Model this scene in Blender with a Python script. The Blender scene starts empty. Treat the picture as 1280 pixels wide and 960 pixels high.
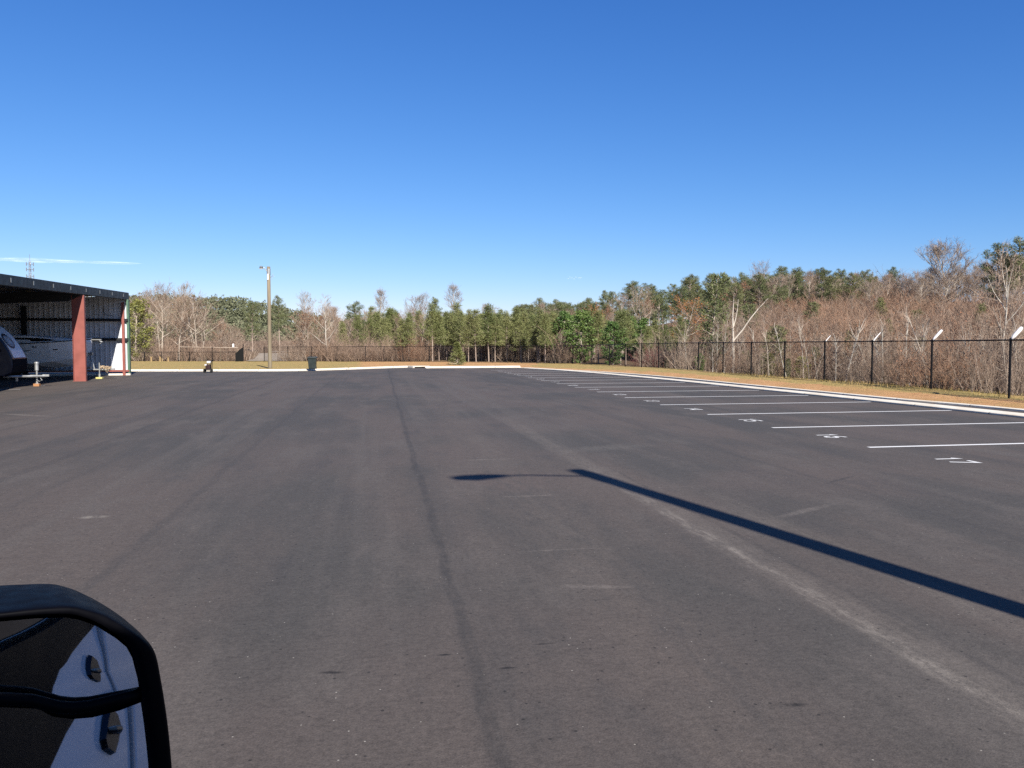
import bpy, math, random
from math import sin, cos, radians as R, pi, sqrt, atan2
from mathutils import Vector, Matrix

SC = bpy.context.scene
COL = SC.collection
F, HOR, CH = 985.0, 432.0, 2.0          # focal length in photo pixels, horizon row, eye height
TH = R(10.2)                            # bearing of the parking lot against the view
CT, ST = cos(TH), sin(TH)
rnd = random.Random(7)

def L(a, b, z=0.0):                     # lot coordinates -> world
    return Vector((a*CT - b*ST, a*ST + b*CT, z))
def G(px, py, z=0.0):                   # a ground point seen at a photo pixel
    y = F*(CH - z)/(py - HOR)
    return Vector(((px - 640)/F*y, y, z))
def lerp(a, b, t): return a + (b - a)*t
def sstep(a, b, x):
    t = min(1, max(0, (x - a)/(b - a))); return t*t*(3 - 2*t)
def table(tb, x):
    if x <= tb[0][0]: return tb[0][1]
    for (x0, v0), (x1, v1) in zip(tb, tb[1:]):
        if x <= x1: return lerp(v0, v1, (x - x0)/(x1 - x0))
    return tb[-1][1]

# ------------------------------------------------------------------ materials
class NT:
    def __init__(s, name):
        s.m = bpy.data.materials.new(name); s.m.use_nodes = True
        s.t = s.m.node_tree; s.b = s.t.nodes['Principled BSDF']; s.out = s.t.nodes['Material Output']
    def n(s, typ, **kw):
        nd = s.t.nodes.new('ShaderNode' + typ)
        for k, v in kw.items():
            if k.startswith('i_'):
                key = k[2:]; key = int(key) if key.isdigit() else key.replace('_', ' ')
                s.set(nd.inputs[key], v)
            else: setattr(nd, k, v)
        return nd
    def set(s, sock, v):
        if hasattr(v, 'is_linked') or hasattr(v, 'links'): s.t.links.new(v, sock)
        else:
            if sock.type == 'RGBA' and len(v) == 3: v = (*v, 1)
            sock.default_value = v
    def math(s, op, a, b=0.0, c=None, clamp=False):
        nd = s.t.nodes.new('ShaderNodeMath'); nd.operation = op; nd.use_clamp = clamp
        s.set(nd.inputs[0], a); s.set(nd.inputs[1], b)
        if c is not None: s.set(nd.inputs[2], c)
        return nd.outputs[0]
    def mix(s, f, a, b, blend='MIX'):
        nd = s.t.nodes.new('ShaderNodeMix'); nd.data_type = 'RGBA'; nd.blend_type = blend
        s.set(nd.inputs[0], f); s.set(nd.inputs[6], a); s.set(nd.inputs[7], b)
        return nd.outputs[2]
    def coord(s, kind='Object'): return s.n('TexCoord').outputs[kind]
    def mapping(s, vec, scale=(1,1,1), loc=(0,0,0), rot=(0,0,0)):
        m = s.n('Mapping'); s.set(m.inputs[0], vec); m.inputs['Scale'].default_value = scale
        m.inputs['Location'].default_value = loc; m.inputs['Rotation'].default_value = rot
        return m.outputs[0]
    def noise(s, vec, scale, detail=4, rough=.55):
        nd = s.n('TexNoise'); s.set(nd.inputs['Vector'], vec); nd.inputs['Scale'].default_value = scale
        nd.inputs['Detail'].default_value = detail; nd.inputs['Roughness'].default_value = rough
        return nd.outputs[0]
    def ramp(s, x, lo, hi, a=0.0, b=1.0):
        nd = s.n('MapRange', interpolation_type='SMOOTHSTEP'); s.set(nd.inputs[0], x)
        for i, v in enumerate((lo, hi, a, b)): nd.inputs[i+1].default_value = v
        return nd.outputs[0]
    def bump(s, h, strength=.3, dist=.01):
        nd = s.n('Bump'); nd.inputs['Strength'].default_value = strength; nd.inputs['Distance'].default_value = dist
        s.set(nd.inputs['Height'], h); s.t.links.new(nd.outputs[0], s.b.inputs['Normal'])
    def fin(s, col=None, rough=.6, spec=.5, metal=0.0):
        if col is not None: s.set(s.b.inputs['Base Color'], col)
        s.set(s.b.inputs['Roughness'], rough); s.b.inputs['Specular IOR Level'].default_value = spec
        s.b.inputs['Metallic'].default_value = metal
        return s.m

def plain(name, col, rough=.6, spec=.4, metal=0.0, var=.12, scale=3.0, dirt=None):
    t = NT(name); c = t.coord()
    n = t.noise(c, scale, 5)
    k = t.ramp(n, .3, .7, 1 - var, 1 + var)
    mul = t.n('Combine' + 'Color'); [t.set(mul.inputs[i], k) for i in range(3)]
    out = t.mix(1.0, col, mul.outputs[0], 'MULTIPLY')
    if dirt:
        n2 = t.noise(c, scale*2.3, 6, .65)
        out = t.mix(t.ramp(n2, .52, .75, 0, .6), out, dirt)
    return t.fin(out, t.ramp(n, .3, .7, max(.02, rough-.06), min(1, rough+.06)), spec, metal)

def foliage(name, a, b, rough=.75, spec=.2, c=None, k=1.0):
    """two-tone foliage or bark: tone drifts through each plant and from plant to plant"""
    a = tuple(v*k for v in a); b = tuple(v*k for v in b); c = tuple(v*k for v in c) if c else None
    t = NT(name)
    n = t.noise(t.coord(), .9, 3)
    oi = t.n('ObjectInfo').outputs['Random']
    fac = t.math('ADD', t.ramp(n, .3, .7, 0, .65), t.math('MULTIPLY', oi, .45), clamp=True)
    col = t.mix(fac, a, b)
    if c is not None:
        wn = t.n('TexWhiteNoise', noise_dimensions='1D'); t.set(wn.inputs['W'], t.math('MULTIPLY', oi, 37.3))
        col = t.mix(t.ramp(wn.outputs['Value'], .35, 1, 0, .75), col, c)
    return t.fin(col, rough, spec)

M = {}
M['bark_grey']  = foliage('bark_grey', (.26,.21,.165), (.40,.345,.28), .85, k=.95)
M['bark_pale']  = foliage('bark_pale', (.50,.44,.36), (.66,.60,.51), .8, k=.62)
M['bark_pine']  = foliage('bark_pine', (.21,.15,.115), (.34,.27,.22), .85, k=1.0)
M['twig_brown'] = foliage('twig_brown', (.25,.162,.115), (.38,.268,.195), .8, c=(.33,.24,.18), k=.66)
M['twig_grey']  = foliage('twig_grey', (.31,.225,.165), (.44,.345,.265), .8, c=(.35,.235,.165), k=.66)
M['twig_red']   = foliage('twig_red', (.30,.165,.105), (.39,.245,.160), .8, c=(.33,.23,.155), k=.66)
M['twig_maroon']= foliage('twig_maroon', (.19,.06,.06), (.26,.11,.09), .8, k=.66)
M['pine_green'] = foliage('pine_green', (.110,.125,.042), (.195,.195,.078), .7, c=(.085,.105,.036))
M['pine_dark']  = foliage('pine_dark', (.068,.085,.034), (.135,.148,.062), .7, c=(.130,.130,.055))
M['leaf_olive'] = foliage('leaf_olive', (.105,.115,.032), (.20,.19,.05), .6)
M['leaf_green'] = foliage('leaf_green', (.040,.088,.022), (.105,.15,.04), .55)
M['leaf_russet']= foliage('leaf_russet', (.24,.095,.05), (.34,.17,.09), .7, c=(.26,.15,.09), k=.72)
M['leaf_orange']= foliage('leaf_orange', (.34,.115,.03), (.46,.20,.055), .7, k=.72)
M['grass_dry']  = foliage('grass_dry', (.27,.18,.065), (.37,.255,.11), .8)
M['grass_olive']= foliage('grass_olive', (.16,.125,.04), (.25,.19,.07), .8)
M['black_vinyl']= plain('black_vinyl', (.006,.0055,.006), .5, .22)
M['black_gloss']= plain('black_gloss', (.008,.008,.010), .30, .5)
M['black_textured'] = plain('black_textured', (.002,.002,.003), .5, .04, scale=60)
M['white_steel']= plain('white_steel', (.50,.51,.53), .5, .4, dirt=(.45,.42,.38), scale=1.2)
M['red_steel']  = plain('red_steel', (.20,.058,.045), .55, .4, dirt=(.15,.05,.04), scale=1.5)
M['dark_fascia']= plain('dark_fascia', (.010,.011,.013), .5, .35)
M['green_trim'] = plain('green_trim', (.062,.118,.075), .5, .4)
M['galv']       = plain('galv', (.30,.30,.29), .45, .5, .6)
def concrete(name, ax):
    t = NT(name); c = t.coord(); n = t.noise(c, 1.3, 6, .65); n2 = t.noise(c, 7, 5, .7); n3 = t.noise(c, .35, 3)
    col = t.mix(t.ramp(n, .35, .7), (.60,.555,.47), (.50,.44,.35)); col = t.mix(t.ramp(n2, .52, .72, 0, .55), col, (.36,.29,.21))
    col = t.mix(t.ramp(n3, .5, .7, 0, .5), col, (.46,.36,.25))
    sp = t.n('SeparateXYZ'); t.set(sp.inputs[0], c)
    fr = t.math('ABSOLUTE', t.math('SUBTRACT', t.math('FRACT', t.math('MULTIPLY', sp.outputs[ax], 1/3.05)), .5))
    col = t.mix(t.ramp(fr, .010, .004, 0, .8), col, (.10,.08,.06))
    t.bump(n2, .4, .01); return t.fin(col, .9, .2)
M['concrete'] = concrete('concrete', 1); M['concrete_far'] = concrete('concrete_far', 0)
M['gel_white']  = plain('gel_white', (.64,.65,.66), .22, .5, var=.03)
M['rv_navy']    = plain('rv_navy', (.004,.007,.022), .3, .25, var=.03)
M['rv_black']   = plain('rv_black', (.010,.010,.012), .9, .02)
M['rv_grey']    = plain('rv_grey', (.26,.28,.30), .3, .5, var=.03)
M['rv_white']   = plain('rv_white', (.68,.69,.70), .3, .5, var=.03)
M['trim_black'] = plain('trim_black', (.002,.002,.003), .5, .12)
M['gate_black'] = plain('gate_black', (.004,.004,.004), .7, .15)
M['conifer']    = foliage('conifer', (.12,.14,.045), (.20,.20,.075), .7)
M['pipe_pale']  = plain('pipe_pale', (.33,.265,.205), .6, .3)
M['rubber']     = plain('rubber', (.016,.016,.016), .8, .3)
M['wood_block'] = plain('wood_block', (.28,.14,.065), .8, .2)
M['wood_pale']  = plain('wood_pale', (.26,.18,.09), .85, .2)
M['yellow_block'] = plain('yellow_block', (.42,.38,.13), .6, .3)
M['rope']       = plain('rope', (.28,.21,.14), .9, .1, scale=20, var=.4)
M['bin_green']  = plain('bin_green', (.016,.022,.021), .45, .4)
M['machine_red']= plain('machine_red', (.035,.018,.016), .5, .4)
M['lamp_grey']  = plain('lamp_grey', (.10,.11,.12), .45, .5)
M['van_white']  = plain('van_white', (.76,.77,.79), .10, .6, var=.02)
M['plastic_white'] = plain('plastic_white', (.52,.50,.49), .45, .4)

def glassy(name, col, rough=.05):
    t = NT(name); return t.fin(col, rough, .6)
M['dark_glass'] = glassy('dark_glass', (.006,.007,.009))
t = NT('mirror_glass'); t.fin((.62,.65,.70), .015, .5, 1.0); M['mirror_glass'] = t.m

# utility pole wood: vertical streaks
t = NT('pole_wood'); c = t.coord()
n = t.noise(t.mapping(c, (9,9,.25)), 2.0, 6, .6); n2 = t.noise(t.mapping(c, (1,1,.12)), 1.0, 2)
colr = t.mix(t.ramp(n, .3, .7), (.115,.090,.058), (.215,.175,.120))
colr = t.mix(t.ramp(n2, .35, .7, 0, .5), colr, (.15,.13,.095))
t.bump(n, .5, .01); M['pole_wood'] = t.fin(colr, .85, .2)

# painted markings, worn and slightly broken
t = NT('road_paint'); c = t.coord()
n = t.noise(c, 34, 5, .7); n2 = t.noise(c, 3, 3)
f = t.ramp(t.math('ADD', n, t.math('MULTIPLY', n2, .35)), .76, .94, 0, .8)
M['road_paint'] = t.fin(t.mix(f, (.56,.55,.53), (.13,.12,.115)), .7, .3)

# asphalt: object space is lot space (x across, y along the paving lanes)
t = NT('asphalt'); c = t.coord()
sep = t.n('SeparateXYZ'); t.set(sep.inputs[0], c); X, Y = sep.outputs[0], sep.outputs[1]
big = t.noise(t.mapping(c, (.30,.075,1)), 1.0, 5, .6)
mid = t.noise(t.mapping(c, (1.1,.35,1), (13,5,0)), 1.0, 6, .62)
lane = t.noise(t.mapping(c, (1.0,.018,1), (3,9,0)), 1.0, 4, .6)
pat = t.noise(t.mapping(c, (.16,.16,1), (40,3,0)), 1.0, 3, .5)
col = t.mix(t.ramp(big, .40, .60), (.068,.063,.060), (.096,.080,.073))
col = t.mix(t.ramp(pat, .48, .64, 0, .65), col, (.100,.082,.076))
col = t.mix(t.ramp(mid, .50, .66, 0, .6), col, (.107,.094,.088))
col = t.mix(t.ramp(mid, .46, .30, 0, .6), col, (.060,.056,.056))
col = t.mix(t.ramp(lane, .53, .68, 0, .45), col, (.108,.096,.090))
col = t.mix(t.ramp(lane, .46, .32, 0, .40), col, (.058,.054,.054))
wob = t.noise(t.mapping(c, (0,.16,0)), 1.0, 3)
wob2 = t.noise(t.mapping(c, (0,1.3,0)), 1.0, 3)
wz = t.math('ADD', t.math('MULTIPLY', t.math('SUBTRACT', wob, .5), .30), t.math('MULTIPLY', t.math('SUBTRACT', wob2, .5), .05))
rag = t.noise(t.mapping(c, (9,2.0,1)), 1.0, 5, .7)
streak = t.noise(t.mapping(c, (26,5.,1), (5,1,0)), 1.0, 5, .75)
def seam(cx, slope, w, colr, amt, lo=.25, hi=.6, y0=None, y1=None, soft=.35):
    global col
    d = t.math('SUBTRACT', X, t.math('ADD', cx, t.math('ADD', t.math('MULTIPLY', Y, slope), wz)))
    m = t.ramp(t.math('ABSOLUTE', d), w, w*soft, 0, amt)
    m = t.math('MULTIPLY', m, t.ramp(rag, lo, hi, .15, 1.0))
    if y0 is not None: m = t.math('MULTIPLY', m, t.ramp(Y, y0, y0 + 2.5))
    if y1 is not None: m = t.math('MULTIPLY', m, t.ramp(Y, y1, y1 - 6))
    col = t.mix(m, col, colr)
seam(.56, .0135, .075, (.036,.034,.034), .60, .30, .62, soft=.30)
seam(.66, .0135, .26, (.060,.056,.056), .28)
seam(-2.35, .003, .09, (.050,.047,.047), .38)
seam(-2.05, .003, .55, (.066,.061,.060), .22)
seam(-5.4, .0, .14, (.047,.044,.044), .40)
seam(-8.6, .0, .14, (.047,.044,.044), .35)
seam(6.6, .0, .10, (.050,.047,.047), .35)
seam(3.52, .006, .34, (.155,.135,.122), .42, .28, .60, y1=24, soft=.1)
seam(3.42, .006, .14, (.25,.225,.205),   .58, .44, .66, y1=14, soft=.1)
seam(3.76, .006, .05, (.045,.042,.042), .50, .40, .65, y1=16)
seam(4.55, -.006, .22, (.135,.118,.106), .45, .38, .62, y1=13)
seam(1.9, .012, .55, (.115,.096,.086), .40, .3, .6)
# short crosswise scuffs
sc = t.noise(t.mapping(c, (1.1,6.5,1), (7,2,0)), 1.0, 4, .6)
scm = t.math('MULTIPLY', t.ramp(sc, .66, .76, 0, .5), t.ramp(pat, .42, .55))
col = t.mix(scm, col, (.15,.13,.118))
def scuff(px, py, ln, wd, ang, colr=(.17,.15,.14), amt=.55):
    global col
    p = G(px, py); a, b = p.x*CT + p.y*ST, -p.x*ST + p.y*CT
    v = t.n('VectorMath', operation='SUBTRACT'); t.set(v.inputs[0], c); v.inputs[1].default_value = (a, b, 0)
    q = t.mapping(v.outputs[0], (1/ln, 1/wd, 0)) if not ang else t.mapping(t.mapping(v.outputs[0], (1,1,1), rot=(0,0,ang)), (1/ln, 1/wd, 0))
    d = t.n('VectorMath', operation='LENGTH'); t.set(d.inputs[0], q)
    m_ = t.math('MULTIPLY', t.ramp(d.outputs['Value'], 1.0, .2, 0, amt), t.ramp(rag, .3, .6, .1, 1))
    col = t.mix(m_, col, colr)
scuff(665, 621, .55, .07, -.05); scuff(745, 737, .40, .07, .25); scuff(610, 575, .7, .08, 0); scuff(112, 648, .22, .12, 0, (.24,.22,.20), .8); scuff(30, 519, 1.6, .22, .6, (.19,.17,.155), .6)
scuff(700, 690, .5, .04, 0); scuff(1010, 640, .9, .10, -.5); scuff(760, 560, 1.6, .5, -.3, (.125,.115,.108), .5); scuff(640, 600, 1.5, 1.5, 0, (.105,.083,.076), .7); scuff(1055, 600, .8, .05, -.6, (.04,.038,.038), .7)
scuff(410, 848, .10, .03, .2, (.012,.011,.011), .9); scuff(555, 825, .07, .025, 0, (.012,.011,.011), .9); scuff(635, 842, .08, .02, 0, (.012,.011,.011), .9); scuff(680, 811, .10, .02, 0, (.012,.011,.011), .9); scuff(1000, 890, .10, .03, .1, (.012,.011,.011), .9)
# aggregate grain
g1 = t.noise(c, 85, 3, .75); g2 = t.noise(c, 26, 4, .7); g3 = t.noise(c, 7, 4, .7)
gm = t.math('ADD', t.ramp(g1, .25, .75, .72, 1.28), t.math('ADD', t.ramp(g2, .25, .75, -.22, .22), t.ramp(g3, .25, .75, -.10, .10)))
cc = t.n('CombineColor'); [t.set(cc.inputs[i], gm) for i in range(3)]
col = t.mix(1.0, col, cc.outputs[0], 'MULTIPLY')
vo = t.n('TexVoronoi'); t.set(vo.inputs['Vector'], c); vo.inputs['Scale'].default_value = 24
sepc = t.n('SeparateColor'); t.set(sepc.inputs[0], vo.outputs['Color'])
spk = t.math('MULTIPLY', t.ramp(vo.outputs['Distance'], .16, .08), t.math('GREATER_THAN', sepc.outputs[0], .965))
col = t.mix(t.math('MULTIPLY', spk, .8), col, (.42,.40,.37))
vd = t.n('TexVoronoi'); t.set(vd.inputs['Vector'], c); vd.inputs['Scale'].default_value = 17
sepd = t.n('SeparateColor'); t.set(sepd.inputs[0], vd.outputs['Color'])
dk = t.math('MULTIPLY', t.ramp(vd.outputs['Distance'], .22, .12), t.math('GREATER_THAN', sepd.outputs[1], .90))
col = t.mix(t.math('MULTIPLY', dk, .75), col, (.016,.015,.015))
col = t.mix(1.0, col, (.715,.69,.635), 'MULTIPLY')
t.bump(t.math('ADD', g1, t.math('MULTIPLY', g2, .6)), .55, .006)
M['asphalt'] = t.fin(col, .82, .28)

# terrain: soil, dry grass, leaf litter by zone (vertex attribute), broken up by noise
t = NT('terrain'); c = t.coord()
at = t.n('Attribute', attribute_name='zone'); sp = t.n('SeparateColor'); t.set(sp.inputs[0], at.outputs['Color'])
n1 = t.noise(c, .5, 6, .65); n2 = t.noise(c, 3.5, 6, .7); n3 = t.noise(c, 16, 5, .7)
soil = t.mix(t.ramp(n2, .3, .7), (.34,.178,.080), (.43,.255,.125))
soil = t.mix(t.ramp(n1, .45, .62, 0, .7), soil, (.31,.195,.08))
soil = t.mix(t.ramp(n3, .55, .75, 0, .6), soil, (.15,.075,.035))
gr = t.mix(t.ramp(n2, .3, .7), (.215,.165,.058), (.33,.245,.10))
gr = t.mix(t.ramp(n1, .48, .66, 0, .65), gr, (.38,.225,.10))
gr = t.mix(t.ramp(n3, .5, .75, 0, .55), gr, (.115,.088,.028))
lit = t.mix(t.ramp(n2, .3, .7), (.085,.055,.034), (.15,.10,.062))
f1 = t.ramp(t.math('ADD', sp.outputs[0], t.math('MULTIPLY', t.math('SUBTRACT', n2, .5), .9)), .4, .6)
f2 = t.ramp(t.math('ADD', sp.outputs[1], t.math('MULTIPLY', t.math('SUBTRACT', n2, .5), .8)), .4, .6)
colr = t.mix(f2, t.mix(f1, soil, gr), lit)
t.bump(t.math('ADD', n2, n3), .8, .05); M['terrain'] = t.fin(colr, .95, .1)
t = NT('gravel'); c = t.coord()
M['gravel'] = t.fin(t.mix(t.ramp(t.noise(c, 1.2, 6, .7), .3, .7), (.20,.16,.12), (.28,.235,.185)), .95, .1)
t = NT('far_wood'); c = t.coord()
M['far_wood'] = t.fin(t.mix(t.ramp(t.noise(c, .035, 5, .65), .52, .68), t.mix(t.ramp(t.noise(c, .4, 4), .35, .65), (.085,.092,.054), (.140,.145,.085)), (.19,.145,.11)), .9, .1)
t = NT('cloud_wisp'); c = t.coord()
nn = t.noise(t.mapping(c, (.004,.02,.02)), 1.0, 5, .6)
lw = t.n('LayerWeight'); lw.inputs['Blend'].default_value = .5
al = t.math('MULTIPLY', t.math('POWER', t.math('SUBTRACT', 1.0, lw.outputs['Facing']), 2.0), t.ramp(nn, .35, .7, .03, .36))
t.set(t.b.inputs['Alpha'], al); M['cloud_wisp'] = t.fin((.9,.9,.9), 1.0, 0)

# ------------------------------------------------------------------ mesh helpers
class MB:
    def __init__(s): s.v = []; s.f = []; s.mi = []; s.cur = 0
    def add(s, vs, fs):
        o = len(s.v); s.v.extend(vs); s.f.extend([tuple(i + o for i in f) for f in fs]); s.mi.extend([s.cur]*len(fs))
    def box(s, c, d, mat=None):
        x, y, z = d[0]/2, d[1]/2, d[2]/2
        vs = [Vector((sx*x, sy*y, sz*z)) for sx in (-1,1) for sy in (-1,1) for sz in (-1,1)]
        if mat is not None: vs = [mat @ v for v in vs]
        vs = [v + Vector(c) for v in vs]
        s.add(vs, [(0,1,3,2),(4,6,7,5),(0,4,5,1),(2,3,7,6),(0,2,6,4),(1,5,7,3)])
    def tube(s, pts, rad, n=8, caps=True):
        pts = [Vector(p) for p in pts]; k = len(pts)
        if not hasattr(rad, '__len__'): rad = [rad]*k
        o = len(s.v); base = None
        for i, p in enumerate(pts):
            d = (pts[min(i+1, k-1)] - pts[max(i-1, 0)])
            d = d.normalized() if d.length > 1e-9 else Vector((0,0,1))
            if base is None:
                base = d.cross(Vector((.3,.9,.1)) if abs(d.z) > .8 else Vector((0,0,1))).normalized()
            a = (base - d*base.dot(d)); a = a.normalized() if a.length > 1e-6 else d.orthogonal().normalized()
            base = a; b = d.cross(a)
            for j in range(n):
                an = 2*pi*j/n
                s.v.append(p + (a*cos(an) + b*sin(an))*rad[i])
        for i in range(k-1):
            for j in range(n):
                j2 = (j+1) % n
                s.f.append((o+i*n+j, o+i*n+j2, o+(i+1)*n+j2, o+(i+1)*n+j)); s.mi.append(s.cur)
        if caps and n > 3:
            s.f.append(tuple(o+j for j in reversed(range(n)))); s.mi.append(s.cur)
            s.f.append(tuple(o+(k-1)*n+j for j in range(n))); s.mi.append(s.cur)
    def prism(s, poly, ax, a0, a1):
        """extrude a closed list of 3-vectors along vector ax from a0 to a1"""
        n = len(poly); ax = Vector(ax)
        vs = [Vector(p) + ax*a0 for p in poly] + [Vector(p) + ax*a1 for p in poly]
        fs = [tuple(reversed(range(n))), tuple(range(n, 2*n))]
        fs += [(i, (i+1) % n, n+(i+1) % n, n+i) for i in range(n)]
        s.add(vs, fs)
    def loft(s, rings, cap=True):
        n = len(rings[0]); o = len(s.v)
        for r in rings: s.v.extend(Vector(p) for p in r)
        for i in range(len(rings)-1):
            for j in range(n):
                j2 = (j+1) % n
                s.f.append((o+i*n+j, o+i*n+j2, o+(i+1)*n+j2, o+(i+1)*n+j)); s.mi.append(s.cur)
        if cap:
            s.f.append(tuple(o+j for j in reversed(range(n)))); s.mi.append(s.cur)
            s.f.append(tuple(o+(len(rings)-1)*n+j for j in range(n))); s.mi.append(s.cur)
    def sweep(s, path, prof, closed=False):
        """profile [(offset to the right, z)] carried along a ground polyline"""
        k = len(path); rings = []
        for i, p in enumerate(path):
            a = path[max(i-1,0)]; b = path[min(i+1,k-1)]
            d = Vector((b[0]-a[0], b[1]-a[1], 0)).normalized(); rt = Vector((d.y, -d.x, 0))
            rings.append([Vector((p[0], p[1], (p[2] if len(p) > 2 else 0))) + rt*o + Vector((0,0,z)) for o, z in prof])
        s.loft(rings)
    def build(s, name, mats, parent=None, smooth=False, bevel=0, loc=None):
        me = bpy.data.meshes.new(name); me.from_pydata([tuple(v) for v in s.v], [], s.f)
        if not isinstance(mats, (list, tuple)): mats = [mats]
        for m in mats: me.materials.append(m)
        if len(mats) > 1: me.polygons.foreach_set('material_index', s.mi)
        if smooth: me.polygons.foreach_set('use_smooth', [True]*len(me.polygons))
        me.update()
        o = bpy.data.objects.new(name, me); COL.objects.link(o)
        if parent: o.parent = parent
        if loc is not None: o.location = loc
        if bevel:
            b = o.modifiers.new('bevel', 'BEVEL'); b.width = bevel; b.segments = 2; b.limit_method = 'ANGLE'; b.angle_limit = R(40)
        return o

def tag(o, label=None, cat=None, group=None, kind=None):
    for k, v in (('label', label), ('category', cat), ('group', group), ('kind', kind)):
        if v: o[k] = v
    return o
def thing(name, label, cat, loc=(0,0,0), rz=0.0, group=None):
    o = bpy.data.objects.new(name, None); COL.objects.link(o); o.location = loc; o.rotation_euler = (0,0,rz)
    o.empty_display_size = .3
    return tag(o, label, cat, group)
def copy_thing(o):
    c = o.copy(); COL.objects.link(c)
    for ch in o.children:
        d = ch.copy(); COL.objects.link(d); d.parent = c
        for g in ch.children:
            e = g.copy(); COL.objects.link(e); e.parent = d
    return c

# ------------------------------------------------------------------ parking lot outline
def catmull(pts, n=8):
    out = []
    P = [pts[0]] + list(pts) + [pts[-1]]
    for i in range(1, len(P)-2):
        p0, p1, p2, p3 = (Vector(P[i+k]) for k in (-1,0,1,2))
        for j in range(n):
            u = j/n
            out.append(.5*((2*p1) + (p2-p0)*u + (2*p0-5*p1+4*p2-p3)*u*u + (3*p1-p0-3*p2+p3)*u**3))
    out.append(Vector(P[-1])); return out
v2 = lambda v: (v[0], v[1])
ribbon = [v2(L(18.05,-60)), v2(L(18.05,-20)), v2(L(18.05,10)), (14.4,22.1), (12.95,29), (11.1,37), (9.2,45.3), (6.6,55), (3.9,63.3), (.9,69.6)]
ribbon = [tuple(p) for p in catmull(ribbon)]
edge = [v2(L(19.75,-60)), v2(L(19.7,-20)), v2(L(19.7,8)), (15.65,24.15), (14.4,28.6), (13.75,31.4), (11.85,40.2), (10.0,49.2), (7.7,56.9), (4.75,63.2), (1.3,70.2)]
edge = [tuple(p) for p in catmull(edge)]
kerb_far_left = [tuple(p) for p in catmull([(-70,61.0),(-45,61.2),(-25,61.4),(-17.6,62.0),(-14.6,64.8),(-11.4,69.8),(-9.3,72.6)])]
kerb_far_mid = [tuple(p) for p in catmull([(-7.7,69.9),(-5.,70.6),(-2,71.4),(.75,72.0)])]
lot_poly = edge + [(.75,72.0)] + kerb_far_mid[::-1] + [(-8.3,71.6)] + kerb_far_left[::-1] + [(-95,60.5),(-95,-60)]
def sdist(x, y):
    inside = False; best = 1e9; n = len(lot_poly)
    for i in range(n):
        x0, y0 = lot_poly[i]; x1, y1 = lot_poly[(i+1) % n]
        if (y0 > y) != (y1 > y) and x < (x1-x0)*(y-y0)/(y1-y0) + x0: inside = not inside
        dx, dy = x1-x0, y1-y0; l2 = dx*dx+dy*dy
        u = 0 if l2 == 0 else max(0, min(1, ((x-x0)*dx + (y-y0)*dy)/l2))
        d = (x-x0-u*dx)**2 + (y-y0-u*dy)**2
        if d < best: best = d
    return -sqrt(best) if inside else sqrt(best)

m = MB(); inv = Matrix.Rotation(-TH, 4, 'Z')
m.add([inv @ Vector((x, y, 0)) for x, y in lot_poly], [tuple(range(len(lot_poly)))])
asphalt = tag(m.build('parking_lot', M['asphalt']), kind='structure'); asphalt.rotation_euler.z = TH
asphalt['label'] = 'wide dark asphalt parking lot with paving seams'

def kerb(name, path, prof, label):
    k = MB(); k.sweep(path, prof); o = k.build(name, M['concrete_far' if 'far pale' in label else 'concrete'], smooth=False); return tag(o, label, 'kerb', None, 'structure')
kerb('concrete_ribbon', ribbon, [(-.36,.004),(-.36,.05),(-.31,.07),(.31,.07),(.36,.05),(.36,.004)], 'pale concrete ribbon at the end of the parking bays')
kerb('kerb', edge, [(-.14,.0),(-.13,.04),(-.10,.055),(.12,.055),(.13,.0)], 'thin pale kerb edging the strip beside the soil bank')
kerb('kerb', kerb_far_left, [(.42,.004),(.42,.03),(.02,.05),(-.02,.14),(-.20,.15),(-.22,.0)], 'far pale kerb behind the cart and the bin')
kerb('kerb', kerb_far_mid, [(.42,.004),(.42,.03),(.02,.05),(-.02,.15),(-.24,.16),(-.26,.0)], 'far pale kerb in front of the small planted conifer')
# storm drain inlet in the kerb's notch
dr = thing('storm_drain', 'concrete storm drain inlet in the notch of the far kerb', 'drain', (-8.45,71.25,0), R(35))
k = MB(); k.box((0,0,.13),(1.7,1.1,.08)); k.box((-.75,0,.05),(.2,1.0,.1)); k.box((.75,0,.05),(.2,1.0,.1)); k.build('slab', M['concrete'], dr, bevel=.02)
k = MB(); k.box((0,-.2,.05),(1.28,.4,.088)); k.build('opening', M['rubber'], dr)

# ------------------------------------------------------------------ terrain
FENCE = []   # (x, y, z)
def fpt(px, base=None, Y=None, Hh=None):
    if base: FENCE.append(tuple(G(px, base, .25)))
    else: FENCE.append(((px-640)/F*Y, Y, 2-Hh))
for b in (-8, -3.5, 1, 5.5, 10, 14.5, 19): 
    p = L(21.7, b, .25); FENCE.append(tuple(p))
for px, py in ((1262.5,495.6),(1164.5,486.4),(1090,480.2),(1030.6,476),(980.7,472.4),(939,469),(903.7,465.9),(873,463.2),(846,460.9)): fpt(px, py)
for px, Yv, Hh in ((823,63,1.765),(802,65.6,1.79),(781.5,68.4,1.815),(761.6,73,1.85),(739.6,78.5,1.89),(716,83,1.93),(693.5,86,1.97),(671,87.7,1.99),
                   (652,89.5,2.0),(634,91.3,2.0),(616,92.8,2.01),(598.5,94.2,2.02),(567,96.3,2.03),(536.5,98,2.03),(503.6,99,2.05),(480,100,2.06),(457,101,2.07),(422,102.5,2.08),(389.5,104,2.1),(360,105,2.11),(330.5,106,2.13)):
    fpt(px, None, Yv, Hh)
LOWF = [((px-640)/F*107, 107, -.15) for px in (297.5,265.5,237,223,202,181,160,138,116,94)]
pf = sorted([(x/y, z) for x, y, z in FENCE if y > 20] + [(-.35,-.15),(-.8,-.15)])
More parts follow.
